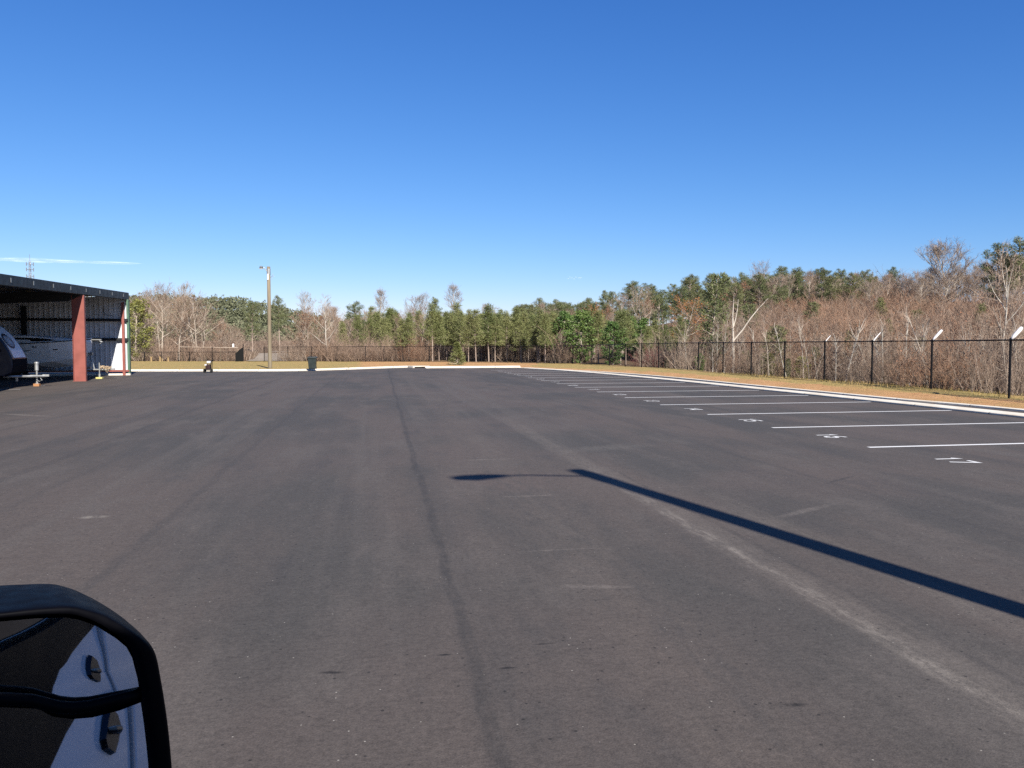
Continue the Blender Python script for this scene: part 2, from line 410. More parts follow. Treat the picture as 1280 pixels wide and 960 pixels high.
py_ = sorted([(x/y, y) for x, y, z in FENCE if y > 20] + [(-.35,107),(-.8,110)])
def terrain(x, y, sd=None):
    if y < 5: 
        return .25*sstep(.2, 2.5, sdist(x, y) if sd is None else sd) if x > 0 else 0.
    p = x/y; sd = sdist(x, y) if sd is None else sd
    zf = table(pf, p); yf = table(py_, p)
    if p > .66: yf = max(6, 27 - (p-.66)*40)
    z = lerp(.05, zf, sstep(.15, 3.2 if p > 0 else 12, sd)) if sd > 0 else 0
    b = y - yf
    if b > 0:
        g = sstep(.0, .50, p)
        z -= .5*sstep(0, 7, b)*sstep(.1,.3,p)
        z += 4.0*g*sstep(6, 60, b) + 6.0*sstep(.0,.22,p)*sstep(36, 120, b)
        z += (1.5*sstep(4, 70, b) + 3*sstep(60, 300, b))*sstep(.05,-.12,p)
        z += .35*sin(x*.21+1.3)*sin(y*.17)*sstep(3,20,b)
    return z
def axis(lo, hi, fine_lo, fine_hi, step, grow=1.18):
    a = []; v = fine_lo
    while v <= fine_hi: a.append(v); v += step
    s = step; v = fine_lo
    while v > lo: s *= grow; v -= s; a.insert(0, max(v, lo))
    s = step; v = a[-1]
    while v < hi: s *= grow; v += s; a.append(min(v, hi))
    return a
xs = axis(-1600, 1600, -48, 34, .9); ys = axis(-400, 2400, 16, 112, .9)
verts, zone = [], []
for yy in ys:
    for xx in xs:
        sd = sdist(xx, yy) if -110 < xx < 90 and -70 < yy < 130 else 50.
        if sd < .25:
            z = -.10
        else:
            z = terrain(xx, yy, sd)
            if sd < 6: z += rnd.uniform(-.012, .02)
        verts.append((xx, yy, z))
        p = xx/max(yy, 1); b = yy - table(py_, p) if yy > 5 else -5
        if p > .66: b = yy - max(6, 27 - (p-.66)*40)
        if p > .03:
            gz = sstep(1.0, 2.6, sd)
        else:
            gz = lerp(.12, 1.0, sstep(-.17, -.22, p)) if sd > 1.2 else .1
            if p > -.12: gz = .22
        if sd < .8: gz = .0
        zone.append((gz, sstep(.6, 3.0, b), 0, 1))
nx = len(xs)
faces = [(j*nx+i, j*nx+i+1, (j+1)*nx+i+1, (j+1)*nx+i) for j in range(len(ys)-1) for i in range(nx-1)]
me = bpy.data.meshes.new('ground'); me.from_pydata(verts, [], faces); me.materials.append(M['terrain'])
ca = me.color_attributes.new('zone', 'FLOAT_COLOR', 'POINT'); ca.data.foreach_set('color', [c for z in zone for c in z])
me.polygons.foreach_set('use_smooth', [True]*len(me.polygons))
gobj = bpy.data.objects.new('ground', me); COL.objects.link(gobj); tag(gobj, 'orange soil bank, dry grass verge and leaf littered wood floor', None, None, 'structure')

# gravel drive beyond the gate
m = MB(); ring = []
dpath = [(-33.5,106.6),(-34.5,112),(-36.5,122),(-40,136),(-46,154),(-54,172)]
for i, (x, y) in enumerate(dpath):
    w = 2.5 + i*.4
    ring.append([(x-w, y, terrain(x, y, 40)+.06), (x+w, y, terrain(x, y, 40)+.06)])
for a, b in zip(ring, ring[1:]): m.add([Vector(q) for q in a+b], [(0,1,3,2)])
tag(m.build('road', M['gravel']), 'pale gravel drive climbing away beyond the gate', None, None, 'structure')

# ------------------------------------------------------------------ parking bay markings
def stripe(a0, a1, b, w=.135):
    s = MB(); n = 8
    for i in range(n):
        x0, x1 = lerp(a0, a1, i/n), lerp(a0, a1, (i+1)/n)
        s.add([Vector((x0,-w/2,0)),Vector((x1,-w/2,0)),Vector((x1,w/2,0)),Vector((x0,w/2,0))], [(0,1,2,3)])
    o = s.build('parking_stripe', M['road_paint']); o.rotation_euler.z = TH; o.location = L(0, b, .005)
    tag(o, None, None, 'white stripes between the parking bays', 'structure'); return o
def ribbon_x(b):
    best = min(ribbon, key=lambda q: abs((-q[0]*ST + q[1]*CT) - b)); return best[0]*CT + best[1]*ST
def arc(cx, cy, rx, ry, a0, a1, n=9): return [(cx + rx*cos(R(lerp(a0,a1,i/n))), cy + ry*sin(R(lerp(a0,a1,i/n)))) for i in range(n+1)]
DIG = {'1': [[(.22,1.22),(.5,1.5),(.5,0)]], '7': [[(.05,1.45),(.92,1.45),(.40,0)]],
       '2': [arc(.5,1.08,.40,.42,170,-40) + [(.08,.08),(.95,.08)]], '3': [arc(.46,1.12,.38,.36,160,-70,7), arc(.46,.42,.42,.40,78,-160,8)],
       '4': [[(.72,0),(.72,1.5)], [(.60,1.42),(.06,.48),(1.0,.48)]], '5': [[(.88,1.44),(.20,1.44),(.14,.84)] + arc(.48,.46,.42,.44,118,-150,9)],
       '6': [[(.78,1.46)] + arc(.62,.50,.52,.96,112,172,4) + arc(.5,.44,.40,.42,185,520,13)], '8': [arc(.5,.40,.42,.40,0,360,14), arc(.5,1.14,.34,.34,-15,345,14)],
       '9': [[(.22,.04)] + arc(.38,1.0,.52,.96,-68,-8,4) + arc(.5,1.06,.40,.42,5,340,13)], '0': [arc(.5,.75,.40,.72,0,360,16)]}
def number_mesh(txt):
    m = MB(); H_, wd = .45/1.5, .036
    for n_, ch in enumerate(txt):
        ox = (n_ - (len(txt)-1)/2)*.37 - .15
        for si, st in enumerate(DIG[ch]):
            P = [Vector((ox + x*H_, (y-.75)*H_, .0015*si)) for x, y in st]; vs = []; closed = (P[0]-P[-1]).length < .01
            for q in range(len(P)):
                d0 = (P[q]-P[q-1]).normalized() if q else (P[-1]-P[-2] if closed else P[1]-P[0]).normalized()
                d1 = (P[q+1]-P[q]).normalized() if q < len(P)-1 else ((P[1]-P[0]).normalized() if closed else d0)
                t_ = (d0+d1).normalized(); nn_ = Vector((-t_.y, t_.x, 0)); kx = wd/max(.45, t_.dot(d0)); vs += [P[q]-nn_*kx, P[q]+nn_*kx]
            m.add(vs, [(2*q, 2*q+2, 2*q+3, 2*q+1) for q in range(len(P)-1)])
    me = bpy.data.meshes.new('bay_number'); me.from_pydata([tuple(v) for v in m.v], [], m.f); me.materials.append(M['road_paint']); return me
BAY0, BAYW = 13.92, 3.765
for k in range(-4, 14):
    b = BAY0 + k*BAYW
    a1 = ribbon_x(b) - .44
    if a1 > 10.4: stripe(9.62 if k >= 0 else 9.8, a1, b)
    # the bay number painted in front of each bay, read from the aisle
    if k < 0: continue
    me = number_mesh(str(17 - k))
    o = bpy.data.objects.new('bay_number', me); COL.objects.link(o)
    o.location = L(10.0, b - BAYW/2 + .02, .006); o.rotation_euler.z = TH - pi/2
    tag(o, 'white number %d painted on the asphalt before its bay' % (17 - k), 'marking', 'numbers painted before the parking bays', 'structure')
for i, (a0, a1, b) in enumerate(((-16.6,-15.75,36.1+3.3),(-16.6,-15.9,39.7+3.3),(-15.9,-15.2,52.2))):
    stripe(a0, a1, b, .10)

# ------------------------------------------------------------------ fence
FH = 1.94
def wires(m, a, b, h, z0=.05, s=.064, w=.0026):
    a, b = Vector(a), Vector(b); d = b - a; ln = d.length; d = d/ln
    nrm = Vector((d.y, -d.x, 0)).normalized()
    k = -int(h/s) - 1
    while k*s < ln + h:
        for sg in (0, 1):
            t0, t1 = k*s, k*s + h
            lo, hi = max(t0, 0), min(t1, ln)
            if hi - lo > .02:
                za, zb = lo - t0, hi - t0
                if sg: za, zb = h - za, h - zb
                p, q = a + d*lo + Vector((0,0,z0+za)), a + d*hi + Vector((0,0,z0+zb))
                side = (q-p).normalized().cross(nrm)*w*.6
                o = nrm*w*.5
                m.add([p-side-o, p+side-o, p+o, q-side-o, q+side-o, q+o], [(0,1,4,3),(1,2,5,4),(2,0,3,5)])
        k += 1
fence = thing('chain_link_fence', 'long black chain link fence running round the lot before the woods', 'fence')
rail = MB(); net = MB()
for i, p in enumerate(FENCE):
    P = Vector(p); far = P.y > 88
    r = .042 if not (abs(P.x + 10.3) < .6 and P.y > 90) else .07
    pm = MB(); pm.tube([P - Vector((0,0,.3)), P + Vector((0,0,FH+.02))], r, 8)
    pm.tube([P + Vector((0,0,FH+.02)), P + Vector((0,0,FH+.05)), P + Vector((0,0,FH+.07))], [r*1.15, r*1.1, .01], 8)
    pm.build('post', M['black_vinyl'], fence, smooth=False)
    if i < len(FENCE)-1:
        q = Vector(FENCE[i+1])
        rail.tube([P + Vector((0,0,FH)), q + Vector((0,0,FH))], .030, 6)
        rail.tube([P + Vector((0,0,.06)), q + Vector((0,0,.06))], .004, 4)
        wires(net, P, q, FH-.06)
rail.build('rail', M['black_vinyl'], fence)
net.build('chain_link_mesh', M['black_vinyl'], fence)
lowf = thing('chain_link_fence', 'low black chain link fence left of the gate, beyond the shed', 'fence')
rail = MB(); net = MB()
for i, p in enumerate(LOWF):
    P = Vector(p); top = 1.95 if i in (1,) else 1.32
    pm = MB(); pm.tube([P - Vector((0,0,.3)), P + Vector((0,0,top))], .055, 8); pm.build('post', M['black_vinyl'], lowf)
    if i < len(LOWF)-1:
        q = Vector(LOWF[i+1]); rail.tube([P + Vector((0,0,1.28)), q + Vector((0,0,1.28))], .035, 6); wires(net, P, q, 1.24, s=.075, w=.0022)
rail.build('rail', M['black_vinyl'], lowf); net.build('chain_link_mesh', M['black_vinyl'], lowf)
# pale pipe barrier above the low fence, with a white lamp head on its end
br = thing('pipe_barrier', 'long pale pipe barrier raised above the low black fence by the gate', 'barrier', ((225-640)/F*107.6, 107.6, -.15))
w = (298-225)/F*107.6
k = MB(); k.tube([(0,0,1.98),(w,0,1.86)], .042, 8); k.build('pipe', M['pipe_pale'], br)
for xx in (.3, w*.45, w*.7, w-.2):
    k = MB(); k.tube([(xx,0,-.2),(xx,0,1.9)], .03, 8); k.build('post', M['pole_wood'], br)
k = MB(); k.box((w-.65,0,2.13),(.26,.2,.46)); k.box((w-.65,0,2.38),(.16,.14,.1)); k.build('lamp_head', M['plastic_white'], br, bevel=.04)
# dark gate leaf standing open
gt = thing('metal_gate', 'black slatted gate leaf standing open before the gravel drive', 'gate', ((299.5-640)/F*106.5, 106.5, -.15), R(12))
k = MB(); k.prism([(-.48,0,.03),(.48,0,.03),(.48,0,1.92),(.30,0,1.82),(-.05,0,1.55),(-.30,0,1.22),(-.48,0,1.12)], (0,1,0), -.02, .02); k.build('panel', M['gate_black'], gt)
k = MB(); k.tube([(.5,0,-.2),(.5,0,2.35)], .05, 8); k.tube([(-.5,0,0),(-.5,0,1.2)], .03, 8); k.build('post', M['black_vinyl'], gt)
k = MB()
for xx in (-.4,-.27,-.14,-.01,.12,.25,.38): k.box((xx,-.035,.75),(.05,.02,1.2 if xx < -.2 else 1.45))
k.build('slat', M['gate_black'], gt)
# white sleeves on the fence tops
def sleeve(idx, length, rad, label):
    P = Vector(FENCE[idx]) + Vector((0,0,FH+.01))
    d = Vector((.62,.12,.62)).normalized()
    o = thing('post_sleeve', label, 'sleeve', P)
    k = MB(); k.tube([(0,0,0), d*length*.3, d*length*.8, d*length], [rad*.45, rad*.9, rad, rad*.75], 10); k.build('wrap', M['plastic_white'], o, smooth=True)
    k = MB(); k.tube([(0,0,-.05), d*length*1.02], .018, 6); k.build('arm', M['galv'], o)
sleeve(7, .60, .072, 'white wrapped arm slanting off the fence post nearest the right edge')
sleeve(8, .60, .058, 'white wrapped arm on the second nearest post, left of pale forked tree')
sleeve(9, .55, .022, 'thin white arm slanting off the post behind the shaggy trunk')
sleeve(10, .42, .018, 'smallest white arm on the fence, a mere sliver')

# ------------------------------------------------------------------ shed
shed = thing('storage_shed', 'open fronted metal storage shed with red columns and dark eave', 'shed', L(-16.12, 57, 0), TH + R(2))
# local frame: x = out of the front, y = along the front (0 at the far end wall, negative toward the viewer), z up
def ridge(y): return 5.55 + .026*y
Y0 = -36.0; DEP = 13.0
m = MB()   # roof slab with fall to the back
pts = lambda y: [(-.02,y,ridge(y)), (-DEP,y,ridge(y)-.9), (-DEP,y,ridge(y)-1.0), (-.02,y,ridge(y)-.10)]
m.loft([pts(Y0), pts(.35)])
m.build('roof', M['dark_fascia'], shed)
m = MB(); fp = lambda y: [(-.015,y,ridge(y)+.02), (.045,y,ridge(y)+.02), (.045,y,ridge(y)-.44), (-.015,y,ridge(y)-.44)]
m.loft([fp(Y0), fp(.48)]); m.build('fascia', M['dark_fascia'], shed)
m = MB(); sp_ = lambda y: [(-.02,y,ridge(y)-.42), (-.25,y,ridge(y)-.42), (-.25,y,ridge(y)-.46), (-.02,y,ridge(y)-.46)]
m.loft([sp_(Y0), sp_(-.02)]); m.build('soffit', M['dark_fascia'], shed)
for i in range(10):
    y = -.9 - i*2.6
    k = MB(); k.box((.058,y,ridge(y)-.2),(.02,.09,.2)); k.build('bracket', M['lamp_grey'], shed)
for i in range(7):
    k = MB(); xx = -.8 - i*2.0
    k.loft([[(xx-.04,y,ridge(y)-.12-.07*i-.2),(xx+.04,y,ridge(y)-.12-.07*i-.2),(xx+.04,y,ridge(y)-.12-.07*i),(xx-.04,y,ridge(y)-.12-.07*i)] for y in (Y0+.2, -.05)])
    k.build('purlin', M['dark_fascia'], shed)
def ribwall(m, p0, p1, ztop0, ztop1, z0=.25, pitch=.305, depth=.035):
    p0, p1 = Vector(p0), Vector(p1); d = p1-p0; ln = d.length; d /= ln; n = Vector((-d.y, d.x, 0))
    prof = []; s = 0
    while s < ln:
        for ds, off in ((0,0),(.10,0),(.13,depth),(.19,depth),(.22,0)):
            if s+ds < ln: prof.append((s+ds, off))
        s += pitch
    prof.append((ln, 0))
    vs = []
    for t_, off in prof:
        q = p0 + d*t_ + n*off
        vs += [q + Vector((0,0,z0)), q + Vector((0,0,lerp(ztop0, ztop1, t_/ln)))]
    m.add(vs, [(2*i,2*i+2,2*i+3,2*i+1) for i in range(len(prof)-1)])
m = MB(); ribwall(m, (.0,.10,0), (-DEP,.10,0), ridge(0)-.14, ridge(0)-1.05); m.build('end_wall', M['white_steel'], shed)
m = MB(); ribwall(m, (-DEP,.10,0), (-DEP,Y0,0), ridge(0)-1.05, ridge(Y0)-1.05); m.build('back_wall', M['white_steel'], shed)
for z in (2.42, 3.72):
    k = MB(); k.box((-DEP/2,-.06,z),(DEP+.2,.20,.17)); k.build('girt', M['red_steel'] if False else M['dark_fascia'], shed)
k = MB(); k.box((-DEP/2,-.02,.30),(DEP+.2,.16,.12)); k.build('base_rail', M['red_steel'], shed)
k = MB(); k.box((-DEP/2,.06,.06),(DEP+.3,.26,.12)); k.build('footing', M['concrete'], shed)
k = MB(); k.box((.06,.13,ridge(0)/2-.16),(.14,.34,ridge(0)-.58)); k.build('corner_trim', M['green_trim'], shed, bevel=.01)
def column(x, y, depth, fl, h, name='column'):
    k = MB()
    k.box((x-depth/2,y,h/2),(depth,.012,h))                       # web, square to the front
    k.box((x,y,h/2),(.016,fl,h)); k.box((x-depth,y,h/2),(.016,fl,h))
    k.box((x-depth/2,y,.01),(depth+.08,fl+.08,.02))
    return k.build(name, M['red_steel'], shed)
column(.10, -9.25, .62, .22, ridge(-9)-.5)
column(-.05, -21.5, .62, .22, ridge(-21)-.5)
column(-.05, -33, .62, .22, ridge(-33)-.5)
k = MB(); k.box((-.20,-.12,2.45),(.16,.13,4.9)); k.build('column', M['red_steel'], shed)
k = MB(); k.box((-6.2,-.16,2.3),(.30,.16,4.6)); k.build('column', M['dark_fascia'], shed)
k = MB(); k.tube([(-1.35,-.3,4.6),(-1.37,-.34,4.25),(-1.15,-.34,4.05),(-.8,-.3,4.0)], .02, 6); k.build('cable', M['rubber'], shed)
for yy, nm in ((-9.25,''),(-21.5,''),(-33,'')):   # rafters carried by the columns
    k = MB(); k.loft([[(x,yy-.08,ridge(yy)-.14-(.9/13.5)*(.5-x)-d), (x,yy+.08,ridge(yy)-.14-(.9/13.5)*(.5-x)-d), (x,yy+.08,ridge(yy)-.14-(.9/13.5)*(.5-x)), (x,yy-.08,ridge(yy)-.14-(.9/13.5)*(.5-x))] for x, d in ((-.06,.34),(-.7,.62),(-DEP+.1,.4))])
    k.build('rafter', M['dark_fascia'], shed)

# ------------------------------------------------------------------ camper trailer (nose only shows, the rest stands in the shed)
rv = thing('camper_trailer', 'navy and white travel trailer backed into shed, rounded nose with oval emblem', 'camper', L(-16.95, 42.2, 0), TH + R(7))
# local: x forward (nose), y across, z up
prof = [(-7.0,.55),(-.25,.52),(.02,.70),(.10,1.05),(.08,1.40),(-.06,1.75),(-.26,2.13),(-.52,2.52),(-.86,2.88),(-1.3,3.15),(-1.8,3.28),(-7.0,3.3)]
k = MB(); k.prism([(x,0,z) for x, z in prof], (0,1,0), -1.2, 1.2); k.build('body', M['rv_navy'], rv, bevel=.06)
def strip_on_nose(z0, z1, y0, y1, off, n=10):
    s = MB(); tb = sorted([(z, x) for x, z in prof[1:11]])
    zz = [lerp(z0, z1, i/n) for i in range(n+1)]
    for z in zz:
        x = table(tb, z)+off; s.v += [Vector((x,y0,z)), Vector((x,y1,z)), Vector((x-.08,y0,z-.01)), Vector((x-.08,y1,z-.01))]
    for i in range(n):
        a = 4*i; b = a+4
        s.f += [(a,a+1,b+1,b),(a+1,a+3,b+3,b+1),(a+2,a,b,b+2)]; s.mi += [0]*3
    return s
strip_on_nose(1.42, 3.22, -.95, .95, .03).build('front_cap', M['rv_white'], rv)
strip_on_nose(.56, 1.36, -1.12, 1.12, .025).build('rock_guard', M['rv_black'], rv)
# oval emblem: dark ring, pale field, two V strokes
emb = []
tb = sorted([(z, x) for x, z in prof[1:11]])
def on_nose(y, z, off): return Vector((table(tb, z)+off, y, z))
def oval(a, b, off, yc=-.35, zc=2.22, n=28): return [on_nose(yc + a*cos(2*pi*i/n), zc + b*sin(2*pi*i/n), off) for i in range(n)]
k = MB(); k.add([on_nose(-.35,2.22,.045)] + oval(.62,.36,.045), [(0,i+1,(i+1)%28+1) for i in range(28)]); ring_o = k.build('emblem', M['rv_navy'], rv)
k = MB(); k.add([on_nose(-.35,2.22,.052)] + oval(.52,.27,.052), [(0,i+1,(i+1)%28+1) for i in range(28)]); k.build('field', M['rv_grey'], ring_o)
k = MB()
for c0 in (-.58,-.30):
    for a, b in (((c0,.18),(c0+.14,-.17)),((c0+.28,.18),(c0+.14,-.17))):
        k.add([on_nose(a[0]-.035,2.22+a[1],.06), on_nose(a[0]+.035,2.22+a[1],.06), on_nose(b[0]+.035,2.22+b[1],.06), on_nose(b[0]-.035,2.22+b[1],.06)], [(0,1,2,3)])
k.build('letter', M['rv_white'], ring_o)
k = MB(); k.prism([(x,0,z) for x, z in [(-6.6,1.5),(-.6,1.5),(-.35,1.75),(-.9,2.4),(-6.6,2.5)]], (0,1,0), -1.235, -1.215); k.build('side_graphic', M['rv_black'], rv)
k = MB(); k.prism([(x,0,z) for x, z in [(-3.4,1.5),(-2.2,1.5),(-2.2,2.3),(-3.4,2.3)]], (0,1,0), -1.25, -1.238); k.build('window', M['dark_glass'], rv, bevel=.01)
for yy in (-1.08, 1.08):
    for xx in (-4.2,-5.1):
        k = MB(); k.tube([(xx,yy-.11,.36),(xx,yy+.11,.36)], .36, 20); k.build('wheel', M['rubber'], rv)
k = MB()   # A-frame tongue
k.tube([(-.4,-.9,.52),(1.15,-.05,.50)], .055, 6); k.tube([(-.4,.9,.52),(1.15,.05,.50)], .055, 6); k.box((1.2,0,.53),(.28,.12,.10)); k.box((.05,-.45,.42),(.08,.08,.3)); k.build('tongue', M['galv'], rv)
k = MB(); k.tube([(.80,0,.16),(.80,0,.78)], .045, 10); k.tube([(.80,0,.78),(.80,0,1.12)], .085, 10); k.tube([(.80,0,1.12),(.80,0,1.2)],[.11,.10],10); k.tube([(.80,0,.12),(.80,0,.16)], .10, 10)
k.tube([(.95,-.10,.45),(1.05,-.12,.30),(.92,-.12,.24),(.80,-.10,.34)], .02, 5); jk = k.build('jack', M['galv'], rv, smooth=False)
k = MB(); k.box((0,0,.065),(.26,.26,.13)); 
wb = k.build('wood_block', M['wood_block'], None, bevel=.008); wb.location = rv.location + Matrix.Rotation(TH+R(7),3,'Z') @ Vector((.80,0,0)); wb.rotation_euler.z = TH
tag(wb, 'orange wooden block under the camper tongue jack', 'block')

# ------------------------------------------------------------------ boat on its trailer
boat = thing('motor_boat', 'white motor boat with dark side window, bow out of the shed', 'boat', L(-16.7, 51.3, 0), TH)
secs = []   # (x, half beam at gunwale, half beam at chine, keel z, chine z, gunwale z)
for x, g, c, kz, cz, gz in ((-7.2,1.22,1.05,.62,.86,2.02),(-5,1.25,1.06,.62,.88,2.06),(-3,1.22,.95,.62,.95,2.14),(-1.8,1.06,.72,.66,1.06,2.22),(-.9,.78,.44,.80,1.22,2.30),(-.25,.40,.17,1.12,1.52,2.36),(.18,.06,.03,1.75,1.95,2.40)):
    secs.append([(x,0,kz),(x,c,cz),(x,(c+g)/2+.06,(cz+gz)/2),(x,g,gz),(x,g*.96,gz+.05),(x,-g*.96,gz+.05),(x,-g,gz),(x,-(c+g)/2-.06,(cz+gz)/2),(x,-c,cz)])
k = MB(); k.loft(secs); k.build('hull', M['gel_white'], boat, smooth=False)
k = MB(); dk = []
for x, w, z0, z1 in ((-6.6,1.0,2.05,2.62),(-4.2,1.02,2.08,2.66),(-2.9,.98,2.14,2.62),(-1.7,.80,2.22,2.50),(-.7,.45,2.32,2.42)):
    dk.append([(x,-w,z0),(x,-w*.86,z1-.05),(x,-w*.5,z1),(x,w*.5,z1),(x,w*.86,z1-.05),(x,w,z0)])
k.loft(dk); k.build('cabin', M['gel_white'], boat, smooth=False)
k = MB()
for sg in (-1,1):
    k.add([Vector(v) for v in ((-5.6,sg*1.005,2.20),(-2.2,sg*.915,2.26),(-1.35,sg*.74,2.31),(-2.4,sg*.90,2.44),(-5.6,sg*.935,2.50))], [(0,1,2,3,4)])
k.build('window', M['dark_glass'], boat)
k = MB()
for sg in (-1,1): k.tube([(x,sg*(g+.012),gz-.02) for x, g, gz in ((-7.2,1.22,2.02),(-5,1.25,2.06),(-3,1.22,2.14),(-1.8,1.06,2.22),(-.9,.78,2.30),(-.25,.40,2.36),(.18,.06,2.40))], .03, 6)
k.build('rub_rail', M['rubber'], boat)
k = MB(); k.add([Vector((x,-g-.012,z)) for x, g, z in ((-6.6,1.15,1.55),(-3,1.14,1.62),(-1.4,.86,1.74),(-1.4,.87,1.80),(-3,1.16,1.72),(-6.6,1.18,1.68))], [(0,1,2,3,4,5)]); k.build('hull_stripe', M['rv_navy'], boat)
k = MB(); k.box((.42,0,2.36),(.62,.16,.06)); k.tube([(.5,0,2.34),(.78,0,2.22),(.66,0,2.12)], .03, 6); k.build('bow_sprit', M['galv'], boat)
k = MB(); k.box((-2.55,-1.17,1.92),(.22,.03,.06)); k.build('cleat', M['rv_black'], boat)
bt = thing('boat_trailer', 'galvanised boat trailer with jack on yellow pad before shed end wall', 'trailer', L(-16.7, 51.3, 0), TH)
k = MB()
for sg in (-1,1): k.tube([(-7,sg*.9,.55),(-1.6,sg*.85,.55),(.2,sg*.12,.55)], .05, 6)
k.tube([(.1,0,.55),(1.25,0,.55)], .05, 6); k.box((1.32,0,.58),(.24,.1,.09)); k.box((-.15,0,.62),(.55,.28,.24)); k.build('frame', M['galv'], bt)
k = MB(); k.tube([(.62,-.12,.14),(.62,-.12,.98)], .035, 8); k.tube([(.62,-.12,.1),(.62,-.12,.30)], .06, 8); k.build('jack', M['galv'], bt)
for xx in (-4.6,-5.5):
    for yy in (-1.0,1.0):
        k = MB(); k.tube([(xx,yy-.1,.34),(xx,yy+.1,.34)], .34, 18); k.build('wheel', M['rubber'], bt)
k = MB(); k.tube([(.3,0,.6),(.15,0,1.2),(.12,0,1.55)], .04, 6); k.box((.12,0,1.5),(.2,.2,.16)); k.build('winch_post', M['galv'], bt)
for i, (xx, ph) in enumerate(((.75,0),(.92,.8),(1.1,1.7))):
    pass
k = MB(); pr = random.Random(3)
pp = [(.62+.6*i/60+.05*sin(i*1.3), -.02+.09*sin(i*.9), .70+.10*cos(i*1.7)-.05*(i/60)) for i in range(61)]
k.tube(pp, .028, 6); k.tube([(.95,-.06,.66),(.99,-.1,.42),(1.06,-.1,.36),(1.1,-.08,.5),(1.08,-.05,.64)], .018, 5)
ro = k.build('rope_coil', M['rope'], None); ro.location = L(-16.7, 51.3, 0); ro.rotation_euler.z = TH; tag(ro, 'tan rope bundled over the boat trailer tongue', 'rope')
k = MB(); k.box((0,0,.05),(.36,.3,.10)); o = k.build('jack_pad', M['yellow_block'], None, bevel=.01); o.location = L(-16.7+.62, 51.3-.12, 0); o.rotation_euler.z = TH; tag(o, 'pale yellow pad under the boat trailer jack', 'pad')

# ------------------------------------------------------------------ light poles
def light_pole(loc, label, h, arm, bracket, grp):
    o = thing('light_pole', label, 'light pole', loc, 0, grp)
    k = MB(); k.tube([(0,0,-.5),(0,0,0),(.005,0,h*.5),(0,0,h)], [.185,.18,.168,.155], 14); k.build('pole', M['pole_wood'], o, smooth=True)
    a = Vector(arm); d = a.normalized(); L0 = a.length
    k = MB(); k.tube([(0,0,h-.45), d*.18+Vector((0,0,h-.38)), d*L0*.45+Vector((0,0,h-.12)), d*(L0*.62)+Vector((0,0,h-.08))], .032, 8); k.tube([(0,0,h-.75),(0,0,h-.2)], .172, 12); k.build('arm', M['galv'], o)
    s = d.cross(Vector((0,0,1))); hl = L0*.42
    k = MB(); c = d*(L0*.58) + Vector((0,0,h-.08)); rings = []
    for u, w, t_ in ((0,.05,.05),(.12,.10,.09),(.4,.16,.13),(.75,.17,.13),(.95,.12,.08),(1,.05,.03)):
        p = c + d*hl*u; rings.append([p + s*w*cos(q)+Vector((0,0,t_*sin(q))) for q in [2*pi*i/10 for i in range(10)]])
    k.loft(rings); ln = k.build('lamp', M['lamp_grey'], o, smooth=True)
    p = c + d*hl*.6
    k = MB(); k.loft([[p + s*.10*cos(q)+d*.2*sin(q)+Vector((0,0,-.10)) for q in [2*pi*i/10 for i in range(10)]], [p + s*.07*cos(q)+d*.15*sin(q)+Vector((0,0,-.16)) for q in [2*pi*i/10 for i in range(10)]]]); k.build('lens', M['plastic_white'], ln)
    if bracket:
        k = MB(); k.tube([(.15,0,h-1.0),(.42,-.05,h-.85),(.40,-.05,h-.65)], .018, 5); k.tube([(.30,-.03,h-.92),(.34,-.03,h-1.25)], .016, 5); k.tube([(.42,-.05,h-.85),(.56,-.05,h-.95)], .014, 5); k.build('bracket', M['galv'], o)
        k = MB(); k.box((-.02,-.17,h-.95),(.14,.04,.55)); k.build('plate', M['plastic_white'], o)
EL = R(36.0); SD = Vector((-.3875,.922,0)).normalized()
pb = G(337.5, 458.3, .04); pole_h = (458.3-334)/F*pb.y
light_pole(pb, 'weathered wooden light pole with small lamp standing on the verge', pole_h, (-.78,-.2,0), True, None)
tipS = G(722, 589); nb = tipS - SD*(pole_h/math.tan(EL))
light_pole(nb, 'wooden light pole whose long shadow crosses the asphalt', pole_h, Vector((-2.0,-.66,0)), False, None)

# ------------------------------------------------------------------ bin, cart, stakes
bp = G(390.5, 461.3, .15)
bn = thing('wheelie_bin', 'dark green wheelie bin standing on the far kerb', 'bin', bp, R(8)); bn.scale = (.98,.98,.92)
k = MB(); sec = lambda z, w, d: [(-w,-d,z),(w,-d,z),(w,d,z),(-w,d,z)]
k.loft([sec(.03,.25,.27),sec(.06,.27,.29),sec(.92,.33,.37),sec(.94,.36,.40),sec(.98,.36,.40)]); k.build('body', M['bin_green'], bn, bevel=.02)
k = MB(); k.loft([sec(.985,.37,.42),sec(1.03,.36,.40),sec(1.07,.28,.32)]); k.tube([(-.3,.46,.98),(.3,.46,.98)], .025, 6); k.build('lid', M['bin_green'], bn, bevel=.01)
for sx in (-.27,.27):
    k = MB(); k.tube([(sx-.03,.24,.12),(sx+.03,.24,.12)], .12, 14); k.build('wheel', M['rubber'], bn)
cp = G(260, 465.8)
ct = thing('equipment_cart', 'small two wheeled machine with white top parked at far kerb', 'cart', cp, R(-5))
for sx in (-.26,.26):
    k = MB(); k.tube([(sx-.05,0,.15),(sx+.05,0,.15)], .15, 16); k.build('wheel', M['rubber'], ct)
k = MB(); k.tube([(-.26,0,.15),(.26,0,.15)], .02, 6); k.box((0,.05,.22),(.42,.5,.05))
for sx in (-.2,.2): k.tube([(sx,.2,.2),(sx,.28,.62),(sx*.9,.42,.88)], .018, 6)
k.tube([(-.18,.42,.88),(.18,.42,.88)], .018, 6); k.build('frame', M['rv_black'], ct)
